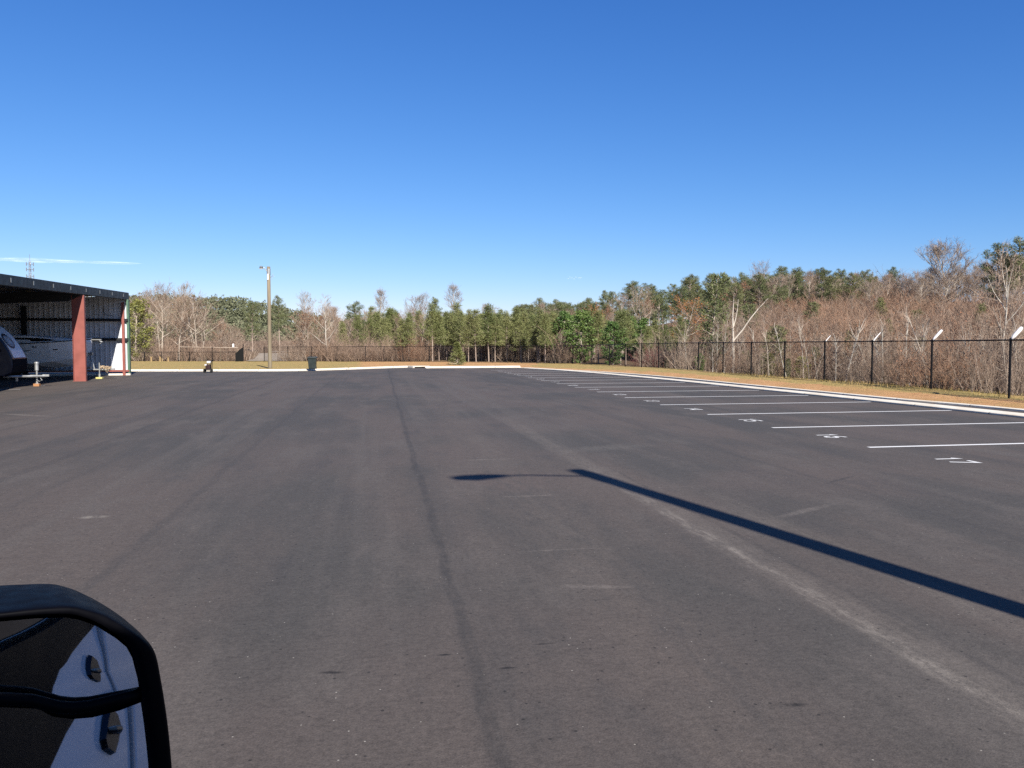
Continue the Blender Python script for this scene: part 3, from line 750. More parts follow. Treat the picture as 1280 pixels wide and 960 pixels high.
k = MB(); k.box((.02,.02,.40),(.32,.34,.30)); k.tube([(.02,.02,.55),(.02,.02,.62)], .15, 12); k.build('engine', M['machine_red'], ct, bevel=.03)
k = MB(); k.box((.06,.05,.78),(.26,.24,.16)); k.build('tank', M['plastic_white'], ct, bevel=.03)
k = MB(); k.box((-.14,-.06,.56),(.16,.14,.12)); k.build('air_filter', M['plastic_white'], ct, bevel=.03)
k = MB(); k.tube([(.19,.0,.3),(.22,.05,.7),(.2,.15,.92)], .035, 6); k.build('hose', M['rv_black'], ct)
for i, px in enumerate((189.3, 200.3, 210.5)):
    p = Vector(((px-640)/F*106, 106, -.14))
    k = MB(); k.box((0,0,.27),(.20,.1,.62)); k.box((.0,0,.6),(.34,.12,.08))
    if i == 1: k.box((.28,0,.2),(.12,.1,.5))
    o = k.build('wooden_stake', M['wood_pale'], None, bevel=.015); o.location = p
    tag(o, ['leftmost tan wooden stake by the low fence', 'doubled tan wooden stake, middle of the three by the low fence', 'rightmost tan wooden stake by the low fence'][i], 'stake', 'wooden stakes by the low fence')

# lattice mast beyond the shed
tw = thing('radio_mast', 'slender pale lattice mast with antennas rising behind the shed roof', 'mast', ((41-640)/F*260, 260, 0))
k = MB(); hh = 2 + (432-327)/F*260; wv = lambda z: 1.1 - .8*z/hh
for a in range(3):
    an = 2*pi*a/3; a2 = 2*pi*(a+1)/3
    pt = lambda z, q: Vector((wv(z)*cos(q), wv(z)*sin(q), z))
    k.tube([pt(0,an), pt(hh,an)], .06, 5)
    nseg = 22
    for i in range(nseg):
        k.tube([pt(hh*i/nseg,an), pt(hh*(i+1)/nseg,a2)], .035, 4); k.tube([pt(hh*i/nseg,a2), pt(hh*i/nseg,an)], .04, 4)
k.build('lattice', M['galv'], tw)
for j, z in enumerate((hh-1.0, hh-2.8, hh-5.0)):
    k = MB()
    for a in range(6):
        an = a*pi/3; c = Vector((1.15*cos(an), 1.15*sin(an), z)); k.box(c, (.16,.16,1.1)); k.tube([Vector((0,0,z)), c], .05, 4)
    k.build('antenna', M['galv'], tw)
k = MB(); k.tube([(0,0,hh),(0,0,hh+2.2)], .06, 5); k.build('spike', M['galv'], tw)

# ------------------------------------------------------------------ white van beside the camera; only its door mirror shows
HD = R(55); vz = HD
van = thing('passenger_van', 'white van whose black door mirror reaches into view', 'van', (0,0,0), vz)
# local frame: x = right, y = forward; camera at (.03, 0)
OX = -.03
body_prof = [(2.0,.45),(2.05,.75),(1.95,1.05),(1.25,1.22),(.75,1.42),(-.05,2.45),(-.3,2.58),(-4.2,2.62),(-4.35,2.4),(-4.4,.5)]
k = MB(); k.prism([(OX,y,z) for y, z in body_prof], (1,0,0), -2.02, -.06); k.build('body', M['van_white'], van, bevel=.05)
belt = [(-.93,1.30),(-.72,1.285),(-.55,1.265),(-.42,1.235),(-.32,1.195),(-.22,1.13),(-.14,1.04),(-.08,.90),(-.05,.52)]
k = MB(); nyy, nzz = 16, 14; bl = sorted(belt)
for i in range(nyy+1):
    y = lerp(-.93, -.05, i/nyy); top_ = max(.54, table(bl, y))
    for j in range(nzz+1):
        z = lerp(.52, top_, j/nzz); k.v.append(Vector((OX - .012 - .16*(z-1.02)**2 - .02*(y+.6)**2, y, z)))
for i in range(nyy):
    for j in range(nzz): k.f.append((i*(nzz+1)+j, (i+1)*(nzz+1)+j, (i+1)*(nzz+1)+j+1, i*(nzz+1)+j+1)); k.mi.append(0)
dr_ = k.build('door', M['van_white'], van, smooth=True)
k = MB(); k.prism([(OX,y,z) for y, z in [(.62,.52),(.72,1.30),(.62,1.42),(-.93,1.42)] + [(y+.004, z+.004) for y, z in belt[:-1]] + [(-.046,.52)]], (1,0,0), -.056, -.013); k.build('door_trim', M['trim_black'], dr_)
k = MB(); k.prism([(OX,y,z) for y, z in [(-.985,.52),(-.985,1.42),(-2.6,1.42),(-2.6,.52)]], (1,0,0), -.058, -.012); dr2 = k.build('sliding_door', M['van_white'], van, bevel=.012)
k = MB(); k.prism([(OX,y,z) for y, z in [(-.936,.54),(-.936,1.29),(-.952,1.29),(-.952,.54)]], (1,0,0), -.03, -.006); k.build('edge_strip', M['plastic_white'], dr_)
k = MB(); k.prism([(OX,y,z) for y, z in [(.60,1.44),(-.93,1.44),(-.93,2.30),(-.02,2.32)]], (1,0,0), -.057, -.025); k.build('window', M['dark_glass'], van, bevel=.01)
k = MB(); k.prism([(OX,y,z) for y, z in [(-1.0,1.46),(-2.5,1.46),(-2.5,2.30),(-1.0,2.30)]], (1,0,0), -.057, -.025); k.build('window', M['dark_glass'], van, bevel=.01)
def handle(par, y, z):
    k = MB(); el = [(.01,.078),(.045,.048),(.075,.004),(.06,-.028),(-.01,-.068),(-.045,-.045),(-.078,-.010),(-.05,.034)]
    k.loft([[(OX-.012,y+a_,z+b_) for a_, b_ in el], [(OX+.002,y+a_*.9,z+b_*.9) for a_, b_ in el]])
    k.tube([(OX,y+.05,z+.02),(OX+.007,y+.02,z+.01),(OX+.007,y-.03,z-.005),(OX,y-.05,z-.02)], [.006,.011,.011,.006], 8)
    k.build('handle', M['black_gloss'], par, smooth=False)
handle(dr_, -.73, 1.135); handle(dr2, -1.45, 1.135)
for yy in (1.3,-2.9):
    k = MB(); k.tube([(OX-.30,yy,.36),(OX-.03,yy,.36)], .36, 24); k.build('wheel', M['rubber'], van)
    k = MB(); k.tube([(OX-1.95,yy,.36),(OX-1.7,yy,.36)], .36, 24); k.build('wheel', M['rubber'], van)
# mirror: outline carried on a plane of its own, facing back along the van
minv = Matrix.Rotation(-vz, 4, 'Z')
PIT = math.atan2(48, F)
def ray(px, py):
    v = Vector(((px-640)/F, 1, -(py-480)/F)); return Matrix.Rotation(-PIT, 4, 'X') @ v
cam_o = Vector((0,0,CH))
mc = cam_o + ray(95, 880)*.80                # a point on the mirror
Nl = Vector((-.30,-.95,.02)).normalized()    # housing face, van space
Nw = Matrix.Rotation(vz, 3, 'Z') @ Nl
def on_plane(px, py, n=Nw, c=mc, off=0.0):
    d = ray(px, py); tt = ((c + n*off) - cam_o).dot(n)/d.dot(n); return minv @ (cam_o + d*tt)
outer_px = [(-95,775),(-80,752),(-50,744),(0,740.5),(45,735.5),(88,733),(110,737),(135,748),(165,767),(186,784),(196,803),(202,840),(208,885),(213,925),(217,975),(219,1040),(212,1100),(190,1135),(120,1150),(20,1150),(-60,1140),(-95,1110),(-108,1040),(-110,900),(-105,820)]
inner_px = [(-72,800),(-60,785),(-35,776),(0,773),(45,769),(82,768),(101,771),(122,779),(146,794),(160,806),(168,820),(174,845),(180,885),(185,925),(189,975),(190,1030),(184,1080),(167,1106),(110,1118),(20,1118),(-45,1110),(-70,1086),(-80,1030),(-82,900),(-79,830)]
def smooth_closed(p, n=3):
    out = []; m_ = len(p)
    for i in range(m_):
        p0, p1, p2, p3 = (Vector(p[(i+k_) % m_]) for k_ in (-1,0,1,2))
        for j in range(n):
            u = j/n; out.append(tuple(.5*((2*p1) + (p2-p0)*u + (2*p0-5*p1+4*p2-p3)*u*u + (3*p1-p0-3*p2+p3)*u**3)))
    return out
outer_px = [(x + (2 if x > 150 else 0), y + (25 if y < 745 else 22)*sstep(900, 770, y)) for x, y in outer_px]
outer_px = smooth_closed(outer_px); inner_px = smooth_closed(inner_px); NR = len(inner_px)
def ringp(pxs, off, sc=1.0):
    cx = sum(p[0] for p in pxs)/len(pxs); cy = sum(p[1] for p in pxs)/len(pxs)
    return [on_plane(cx+(x-cx)*sc, cy+(y-cy)*sc, off=0.0) + Nl*off for x, y in pxs]
k = MB()
rings = [ringp(inner_px, -.022), ringp(inner_px, -.004, 1.0)]
mid_px = [((a[0]+b[0])/2, (a[1]+b[1])/2) for a, b in zip(inner_px, outer_px)]
def mixr(t_, off): return [on_plane(lerp(a[0],b[0],t_), lerp(a[1],b[1],t_)) + Nl*off for a, b in zip(inner_px, outer_px)]
rings += [mixr(.06,.0), mixr(.40,.0004), mixr(.74,.0), mixr(.84,-.0012), mixr(.93,-.0045), mixr(.985,-.0105), mixr(1.0,-.019), mixr(.99,-.045), mixr(.86,-.085), mixr(.4,-.125), mixr(-.6,-.155)]
k.loft(rings[1:], cap=False); o_ = len(k.v)
k.add([Vector(p) for p in rings[-1]], [tuple(range(len(rings[-1])))])
k.add([Vector(p) for p in rings[1]] + [Vector(p) for p in rings[0]], [(i,(i+1)%NR,NR+(i+1)%NR,NR+i) for i in range(NR)])
k.add([Vector(p) - Nl*.004 for p in rings[0]], [tuple(range(NR))])
mh = k.build('door_mirror', M['black_textured'], van, smooth=True)
def pane(pxs, target, name, bulge=0.0, off=-.016):
    """glass pane seated in the housing, tilted so that it shows the target point (van space)"""
    cx = sum(p[0] for p in pxs)/len(pxs); cy = sum(p[1] for p in pxs)/len(pxs)
    c = on_plane(cx, cy) + Nl*off
    d = (c - minv @ cam_o).normalized(); r = (Vector(target) - c).normalized(); n = (r - d).normalized()
    cw = Matrix.Rotation(vz, 3, 'Z') @ c; nw = Matrix.Rotation(vz, 3, 'Z') @ n
    def P(px, py): return on_plane(px, py, nw, cw)
    K = 6; vs = [P(cx, cy) + n*bulge]; fs = []; m_ = len(pxs)
    for r_ in range(1, K+1):
        for x, y in pxs:
            u = r_/K; vs.append(P(lerp(cx,x,u), lerp(cy,y,u)) + n*bulge*(1-u*u))
    for i in range(m_): fs.append((0, 1+i, 1+(i+1) % m_))
    for r_ in range(K-1):
        for i in range(m_): fs.append((1+r_*m_+i, 1+(r_+1)*m_+i, 1+(r_+1)*m_+(i+1)%m_, 1+r_*m_+(i+1)%m_))
    k = MB(); k.add(vs, fs); return k.build(name, M['mirror_glass'], mh, smooth=True)
upper = [(-60,790),(0,777),(45,773),(82,772),(100,775),(121,783),(145,798),(158,809),(165,822),(171,845),(178,868),(150,878),(115,887),(90,889),(70,886),(50,876),(0,874),(-72,876)]
lower = [(-75,886),(0,884),(48,886),(66,896),(90,899),(115,897),(150,888),(176,878),(180,886),(184,925),(188,975),(189,1030),(183,1078),(166,1102),(110,1114),(20,1114),(-44,1106),(-68,1084),(-78,1030)]
pane(upper, (OX, -.42, 1.27), 'mirror_glass', .0006)
pane(lower, (OX, -.36, 1.16), 'mirror_glass', .0)
k = MB(); k.tube([on_plane(x, y) - Nl*.0095 for x, y in [(-80,878),(-30,878),(10,878),(40,879.5),(58,884),(75,888),(93,889),(115,886.5),(135,881.5),(155,876.5),(184,869)]], .0062, 10); k.build('divider', M['black_textured'], mh, smooth=True)
k = MB(); a = on_plane(-60, 980) - Nl*.09
k.tube([a, a + Vector((-.18,-.02,-.02)), Vector((OX-.02, a.y-.05, a.z-.05))], [.05,.045,.06], 10); k.build('arm', M['black_textured'], mh, smooth=True)

# ------------------------------------------------------------------ plants
def unit(r):
    while True:
        v = Vector((r.uniform(-1,1), r.uniform(-1,1), r.uniform(-1,1)))
        if .05 < v.length < 1: return v.normalized()
def bend_path(r, p, d, ln, n, wob, up):
    pts = [p.copy()]; d = d.normalized()
    for i in range(n):
        d = (d + unit(r)*wob + Vector((0,0,up))).normalized(); p = p + d*(ln/n); pts.append(p.copy())
    return pts
def at(pts, u):
    f = u*(len(pts)-1); i = min(int(f), len(pts)-2); return pts[i].lerp(pts[i+1], f-i), (pts[i+1]-pts[i]).normalized()
def sliver(m, p, d, ln, w, r):
    s = d.cross(unit(r)); s = s.normalized()*w if s.length > 1e-4 else Vector((w,0,0))
    m.add([p - s, p + s, p + d*ln], [(0,1,2)])
def leafq(m, p, r, sz):
    a = unit(r)*sz; b = a.cross(unit(r)); b = b.normalized()*sz*.6 if b.length > 1e-5 else Vector((0,0,sz))
    m.add([p - a*.5 - b*.3, p + b*.5, p + a*.6, p - b*.5], [(0,1,2,3)])

PROTO = {}
def proto(key, name, trunk, tm, crown, cm, H, cat):
    o = thing(name, 'x', cat)
    trunk.build('trunk', tm, o); crown.build('crown', cm, o)
    zs = sorted([v.z for v in trunk.v] + [v.z for v in crown.v]); PROTO[key] = [o, zs[int(len(zs)*.997)], False]

def bare(seed, H=12., first=.28, spread=.9, limbs=15, br=7, tw=9, sub=3, up=.10, lean=.0, forks=1, shape='round', leaf=0, r0=None, twr=.011):
    """bare deciduous tree: trunk and limbs / branches, twigs and any leaves still held"""
    r = random.Random(seed); T = MB(); C = MB(); r0 = r0 or H*.0150
    stems = []
    for f in range(forks):
        d = Vector((lean + r.uniform(-.04,.04), r.uniform(-.04,.04), 1)) if forks == 1 else Vector((cos(f*2.4+seed)*.28, sin(f*2.4+seed)*.28, 1))
        p = bend_path(r, Vector((r.uniform(-.1,.1)*(forks>1), r.uniform(-.1,.1)*(forks>1), -.3)), d, H*(.90 if forks == 1 else r.uniform(.7,.9)), 9, .085, .05)
        stems.append(p); T.tube(p, [r0*(1.0 - .9*(i/9)**.8)/(1 if forks == 1 else 1.35)+.01 for i in range(10)], 6)
    C.cur = 0
    for p in stems:
        for i in range(limbs):
            u = first + (1-first)*((i+r.random())/limbs)**.9; q, dq = at(p, min(u,.99))
            v = (u-first)/(1-first)
            env = {'round': sin(pi*(.18+.74*v))**.8, 'oval': sin(pi*(.12+.80*v))*.62, 'cone': (1-v)*.8+.12, 'vase': .35+.75*v*(1.15-v)*2.2}[shape]
            an = i*2.4 + r.uniform(-.5,.5); el = lerp(.35, 1.1, v)*(1.2 if shape in ('oval','vase') else 1)
            d = Vector((cos(an)*cos(el), sin(an)*cos(el), sin(el)))
            ln = H*.36*spread*env*r.uniform(.75,1.15) + .3
            lp = bend_path(r, q, d, ln, 5, .16, up); rr = max(.016, r0*.42*(1-v*.75))
            T.tube(lp, [rr*(1-.8*k_/5)+.006 for k_ in range(6)], 4)
            for j in range(max(2, int(br*(.30+.70*env)))):
                u2 = .22 + .78*(j+r.random())/br; q2, d2 = at(lp, min(u2,.99))
                dd = (d2*.75 + unit(r)*.75 + Vector((0,0,.2))).normalized(); l2 = ln*r.uniform(.30,.50)*(1.15-.5*u2) + .25
                bp_ = bend_path(r, q2, dd, l2, 3, .2, up)
                C.tube(bp_, [max(.012, rr*.42)*(1-.22*k_) for k_ in range(4)], 3)
                for t_ in range(tw):
                    u3 = .15 + .85*(t_+r.random())/tw; q3, d3 = at(bp_, min(u3,.99))
                    d4 = (d3*.7 + unit(r)*.7 + Vector((0,0,.15))).normalized(); l3 = r.uniform(.35,.85)*(.5+.05*H)
                    tp = bend_path(r, q3, d4, l3, 2, .2, up)
                    C.tube(tp, [twr, twr*.8, twr*.4], 3)
                    for s_ in range(sub):
                        q5, d5 = at(tp, r.uniform(.2,1)*.99); sliver(C, q5, (d5*.8+unit(r)*.7).normalized(), r.uniform(.2,.5), twr*.8, r)
                    if leaf:
                        C.cur = 1
                        for s_ in range(leaf):
                            q5, d5 = at(tp, r.uniform(.1,1)*.99); leafq(C, q5 + unit(r)*.12, r, r.uniform(.09,.17))
                        C.cur = 0
    return T, C
def needles(m, c, rad, n, r, ln=.34, w=.026, flat=.75):
    for i in range(n):
        d = unit(r); p = c + Vector((d.x*rad*r.uniform(.1,1), d.y*rad*r.uniform(.1,1), d.z*rad*flat*r.uniform(.1,1)))
        e = (d + unit(r)*.6 + Vector((0,0,.25))).normalized(); sliver(m, p, e, ln*r.uniform(.7,1.3), w, r)
def pine(seed, H=12., base=.45, rad=2.2, whorls=11, per=6, young=False, dens=34, nw=.030):
    r = random.Random(seed); T = MB(); C = MB(); r0 = H*(.0095 if young else .0115)
    p = bend_path(r, Vector((0,0,-.3)), Vector((r.uniform(-.03,.03), r.uniform(-.03,.03), 1)), H*.98, 9, .03, .05)
    T.tube(p, [r0*(1-.8*i/9)+.012 for i in range(10)], 7)
    C.cur = 0
    for i in range(whorls):
        v = i/(whorls-1); u = base + (1-base)*v; q, dq = at(p, min(u,.995))
        prof_ = (sin(pi*(.22+.70*v))**.7 if not young else (1-v)**.75*.95+.12)
        for j in range(per if v < .9 else 3):
            if r.random() < (.22 if not young else .08): continue
            an = j*2*pi/per + i*1.1 + r.uniform(-.4,.4); el = lerp(.02, .8, v) + r.uniform(-.15,.2)
            d = Vector((cos(an)*cos(el), sin(an)*cos(el), sin(el))); ln = rad*prof_*r.uniform(.6,1.15)+.15
            bp_ = bend_path(r, q, d, ln, 3, .12, .10); T.tube(bp_, [r0*.28, r0*.22, r0*.15, .008], 3)
            nc = max(2, int(ln/.42))
            for c_ in range(nc):
                f_ = .35 + .65*(c_+.6*r.random())/nc
                q2, _ = at(bp_, min(f_,.99)); q2 = q2 + unit(r)*.22
                needles(C, q2, r.uniform(.28,.50), int(dens*r.uniform(.7,1.2)), r, w=nw)
    needles(C, p[-1], .35, dens, r, w=nw)
    return T, C
def bushy(seed, H=6., rad=1.6, n=60, shape='cone', leafs=70, sz=.16, needle=False):
    """dense evergreen: leaf sprays clumped on many short boughs around a hidden stem"""
    r = random.Random(seed); T = MB(); C = MB()
    p = bend_path(r, Vector((0,0,-.2)), Vector((0,0,1)), H*.95, 6, .05, .05); T.tube(p, [H*.014*(1-.8*i/6)+.01 for i in range(7)], 6)
    for i in range(n):
        v = (i+r.random())/n; u = .06 + .92*v; q, _ = at(p, min(u,.99))
        w = {'cone': (1-v)**.8*.95+.1, 'point': (1-v)**1.05*.98+.03, 'egg': sin(pi*(.14+.80*v)), 'lumpy': sin(pi*(.2+.74*v))**.6}[shape]*rad*r.uniform(.6,1.12)
        an = i*2.4 + r.uniform(-.4,.4); el = r.uniform(.0,.5)
        d = Vector((cos(an)*cos(el), sin(an)*cos(el), sin(el))); bp_ = bend_path(r, q, d, w, 3, .15, .05); T.tube(bp_, [.03,.02,.015,.008], 3)
        for c_ in range(3):
            q2, d2 = at(bp_, [.45,.75,.98][c_]); rr = rad*r.uniform(.13,.24)
            for l_ in range(leafs//3):
                e = unit(r)*rr*r.uniform(.3,1)
                if needle: sliver(C, q2+e, (e.normalized()+d2*.5+Vector((0,0,.2))).normalized(), r.uniform(.6,1.4)*sz, sz*.16, r)
                else: leafq(C, q2+e, r, sz*r.uniform(.7,1.3))
    return T, C
def thicket(seed, H=3.5, rad=1.7, stems=60, tw=9, leaf=0, twr=.008, arch=.0, bold=1.0):
    r = random.Random(seed); T = MB(); C = MB()
    for i in range(stems):
        an = r.uniform(0, 2*pi); rr = rad*sqrt(r.random()); p0 = Vector((cos(an)*rr, sin(an)*rr, -.2)); thick = r.random()**3
        h = H*r.uniform(.4,1.0)*(1-.3*(rr/rad)**2); lean = .25 if r.random() < .8 else .8
        d = Vector((cos(an)*.2*rr/rad+r.uniform(-lean,lean), sin(an)*.2*rr/rad+r.uniform(-lean,lean), 1))
        p = bend_path(r, p0, d, h, 4, .05, .02); b0 = (.010 + .016*thick)*bold; T.tube(p, [b0, b0*.85, b0*.65, b0*.45, .004], 3)
        for j in range(tw):
            u = .15 + .85*(j+r.random())/tw; q, dq = at(p, min(u,.99)); d2 = (dq*.9 + unit(r)*.75 + Vector((0,0,.1-arch))).normalized()
            tp = bend_path(r, q, d2, r.uniform(.4,1.3)*H/3.5, 2, .08, .02); C.cur = 0; C.tube(tp, [twr, twr*.75, twr*.35], 3)
            for s_ in range(5):
                q5, d5 = at(tp, r.uniform(.1,.99)); sliver(C, q5, (d5*.8+unit(r)*.7).normalized(), r.uniform(.2,.6), twr*.7, r)
            if leaf and r.random() < .6:
                C.cur = 1
                for s_ in range(leaf): leafq(C, at(tp, r.uniform(.1,.99))[0] + unit(r)*.1, r, r.uniform(.06,.12))
                C.cur = 0
    return T, C

BG, BP, BN = M['bark_grey'], M['bark_pale'], M['bark_pine']
for i, (sh, sp__, fo) in enumerate((('round',1.0,1),('round',.85,3),('oval',1.0,1),('vase',.9,1),('round',.8,1))):
    proto('bare%d' % i, 'bare_tree', *sum(((t_, [BG], c_, [M['twig_brown'] if i in (0,1,4) else M['twig_grey']]) for t_, c_ in [bare(11+i, 12, .30 if i else .36, sp__, 15 if fo == 1 else 8, shape=sh, forks=fo)]), ()), 12*.98, 'tree')
for i, sh in enumerate(('round','oval')):
    t_, c_ = bare(31+i, 12, .42, .9, 15, shape=sh, tw=10, sub=4); proto('tall%d' % i, 'bare_tree', t_, [BG], c_, [M['twig_grey']], 11.8, 'tree')
t_, c_ = bare(33, 12, .34, 1.05, 24, br=8, tw=10, sub=4, shape='round', up=.16, twr=.013, r0=.2); proto('globe', 'bare_tree', t_, [BG], c_, [M['twig_grey']], 11.5, 'tree')
t_, c_ = bare(41, 10, .22, .95, 17, br=6, tw=6, shape='cone', r0=.12); proto('birch', 'pale_trunk_tree', t_, [BP], c_, [M['twig_grey']], 9.6, 'tree')
t_, c_ = bare(47, 7, .45, 1.0, 7, br=5, tw=6, shape='vase', r0=.095); proto('pale_fork', 'pale_trunk_tree', t_, [BP], c_, [M['twig_grey']], 6.9, 'tree')
for i in range(2):
    t_, c_ = bare(51+i, 9, .25, .95, 15, br=6, tw=6, sub=1, shape='round', leaf=5, r0=.10); proto('russet%d' % i, 'russet_tree', t_, [BG], c_, [M['twig_brown'], M['leaf_russet']], 9, 'tree')
t_, c_ = bare(55, 10, .35, 1.1, 14, br=6, tw=6, sub=1, shape='round', leaf=6); proto('orange', 'oak_tree', t_, [BG], c_, [M['twig_brown'], M['leaf_orange']], 10, 'tree')
t_, c_ = bare(57, 5, .15, .35, 14, br=4, tw=4, sub=1, shape='round', leaf=5, r0=.10); proto('shaggy', 'shaggy_tree', t_, [BG], c_, [M['twig_brown'], M['leaf_russet']], 4.8, 'tree')
for i in range(4):
    t_, c_ = pine(61+i, 13, (.45,.52,.40,.55)[i], (2.5,2.2,2.8,2.3)[i], 10, 6); proto('pine%d' % i, 'pine_tree', t_, [BN], c_, [M['pine_dark']], 13, 'tree')
for i in range(4):
    t_, c_ = pine(71+i, 8, (.42,.36,.46,.40)[i], 1.35, 11, 6, True, 30, .026); proto('young%d' % i, 'young_pine', t_, [BN], c_, [M['pine_green']], 8, 'tree')
t_, c_ = bushy(81, 6, 1.7, 62, 'egg', 75, .17); proto('holly', 'evergreen_tree', t_, [BG], c_, [M['leaf_green']], 5.9, 'tree')
t_, c_ = bushy(82, 7, 2.0, 64, 'lumpy', 70, .17); proto('olive', 'evergreen_tree', t_, [BG], c_, [M['leaf_olive']], 6.8, 'tree')
t_, c_ = bushy(83, 7, 1.25, 70, 'lumpy', 66, .20, True); proto('cedar', 'cedar_tree', t_, [BG], c_, [M['pine_dark']], 6.9, 'tree')
t_, c_ = bushy(84, 2.2, .72, 70, 'point', 54, .11, True); proto('conifer', 'planted_conifer', t_, [BG], c_, [M['conifer']], 2.15, 'tree')
for i in range(3):
    t_, c_ = bare(121+i, 5, .25, .55, 8, br=3, tw=4, sub=2, shape='oval', r0=.045, twr=.007); proto('stem%d' % i, 'pale_sapling', t_, [BP if i == 1 else BG], c_, [M['twig_grey']], 4.7, 'tree')
for i in range(3):
    t_, c_ = thicket(91+i, 3.5, 1.7, 46, 8); proto('brush_brown%d' % i, 'bare_shrub', t_, [M['twig_brown']], c_, [M['twig_brown']], 3.3, 'shrub')
    t_, c_ = thicket(94+i, 3.5, 1.9, 30, 6, twr=.008, bold=1.5); proto('brush_grey%d' % i, 'bare_shrub', t_, [M['twig_grey']], c_, [M['twig_grey']], 3.3, 'shrub')
    t_, c_ = thicket(97+i, 4.0, 2.2, 64, 10, leaf=2, twr=.009); proto('brush_red%d' % i, 'russet_shrub', t_, [M['twig_red']], c_, [M['twig_red'], M['leaf_russet']], 3.8, 'shrub')
t_, c_ = thicket(101, 2.4, 1.5, 50, 8, leaf=4); proto('maroon', 'maroon_shrub', t_, [M['twig_maroon']], c_, [M['twig_maroon'], M['twig_maroon']], 2.3, 'shrub')

USED = []
def on_drive(x, y):
    return 104 < y < 176 and abs(x - table([(104,-33.3),(106.6,-33.5),(112,-34.5),(122,-36.5),(136,-40),(154,-46),(172,-54)], y)) < 3.0 + (y-104)*.02
def plant(key, px, Y, top, label, group=None, wide=1.0, rot=None, tilt=None, h=None):
    if group and on_drive((px-640)/F*Y, Y): return None
    o, H, used = PROTO[key]
    if used: o = copy_thing(o)
    else: PROTO[key][2] = True
    x = (px-640)/F*Y; z = terrain(x, Y, 40 if Y > 90 else None)
    hh = h if h else 2 + (HOR-top)/F*Y - z
    s = max(.12, hh/H)
    o.location = (x, Y, z); o.scale = (s*wide, s*wide, s); o.rotation_euler = ((tilt or (0,0))[0], (tilt or (0,0))[1], rnd.uniform(0, 2*pi) if rot is None else rot)
    o['label'] = label
    if 'group' in o.keys(): del o['group']
    if group: o['group'] = group
    return o
SKY = [(100,352),(165,356),(200,354),(225,358),(245,368),(262,374),(300,392),(330,390),(350,374),(385,372),(411,372),(440,380),(475,372),(510,376),(545,380),(590,384),(640,386),(670,380),(700,377),(740,372),(770,364),(800,358),(850,351),(900,347),(940,343),(1000,338),(1060,340),(1110,338),(1150,332),(1190,326),(1225,330),(1260,315),(1320,310)]

# --- trees that stand out
plant('olive', 169, 110, 374, 'yellow green evergreen tree right beside the shed corner', wide=1.15)
plant('bare0', 203, 111, 352, 'tall bare tree with pale trunk, right of shed', wide=.95)
plant('bare2', 229, 132, 352, 'fine twigged small crown showing over the wood right of shed')
plant('bare1', 249, 111.5, 366, 'multi stemmed bare tree behind the pale pipe barrier', wide=1.15)
plant('pine2', 316, 150, 376, 'layered dark pine left of the wooden light pole')
plant('pine0', 350, 138, 370, 'dark pine top just right of the wooden light pole', wide=.8)
plant('russet0', 378, 112, 388, 'reddish brown leafed tree behind the wheelie bin', wide=1.1)
plant('birch', 410, 107.5, 368, 'pale barked tree with straight white trunk right of the bin', wide=.9)
plant('bare3', 386, 134, 364, 'thin topped bare tree rising above the russet tree')
plant('pine3', 444, 118, 377, 'broad olive pine right of the white trunked tree', wide=1.3)
plant('tall1', 475, 138, 360, 'narrow grey bare tree right of the broad olive pine')
plant('tall0', 513, 142, 366, 'round grey bare crown standing above the young pines', wide=1.1)
plant('pine1', 545, 130, 372, 'dark pine top left of the narrow oval bare tree', wide=.8)
plant('tall1', 567, 132, 354, 'tall narrow oval bare tree above the young pine row', wide=.95)
plant('bare4', 615, 138, 379, 'low wide bare crown showing over the young pine row', wide=1.1)
plant('conifer', 572, 83.5, 429, 'small planted conifer standing alone on the orange soil', h=2.4, wide=1.35)
plant('russet1', 700, 104, 400, 'reddish tree at the right end of the young pines')
plant('holly', 766, 77.5, 402, 'dense dark green tree right behind the bend of the fence', wide=1.25)
plant('young2', 782, 81, 388, 'bright yellow green pine leaning over the dark green tree', wide=1.25)
plant('russet0', 757, 104, 382, 'small russet tree glowing above the dark green tree', wide=.8)
plant('maroon', 815, 67.5, 430, 'maroon shrub behind the fence left of the small cedar', wide=1.2)
plant('cedar', 833, 66, 448, 'tiny dark cedar at the foot of the maroon shrub', h=.9, wide=1.4)
plant('orange', 853, 90, 369, 'orange leafed oak on the hillside', wide=1.35)
plant('orange', 742, 112, 378, 'rusty leafed oak among the hillside pines above the fence bend', wide=.8)
plant('russet1', 930, 100, 352, 'tan leafed tree on the hill behind the white snag', wide=1.2)
plant('pale_fork', 858, 63, 398, 'pale forked bare tree below the orange oak', wide=1.25)
plant('cedar', 891, 62, 343, 'tall dark cedar between pale forked tree and white snag', wide=.92)
plant('cedar', 966, 50, 407, 'olive dark cedar close behind the fence, left of the brush', wide=1.35)
plant('shaggy', 1073, 44.5, 402, 'shaggy trunk with clinging russet leaves behind the fence', wide=1.0)
plant('pine2', 1082, 96, 338, 'dark spreading pine above the red brush', wide=1.05)
plant('globe', 1188, 88, 299, 'big round crowned bare tree on the skyline above the red brush', wide=1.25)
plant('pale_fork', 1250, 36, 302, 'large pale forked tree behind the second fence bay', wide=1.0, rot=1.2)
plant('pine0', 1243, 68, 306, 'dark pine behind the large pale forked tree', wide=1.05)
plant('pine3', 1272, 66, 297, 'tallest dark pine at the right edge', wide=1.1)
plant('tall1', 1215, 92, 330, 'small bare tree between the round crown and the dark pines')
plant('bare3', 946, 118, 326, 'wispy pale bare tree highest on the hill above white snag', wide=1.1)

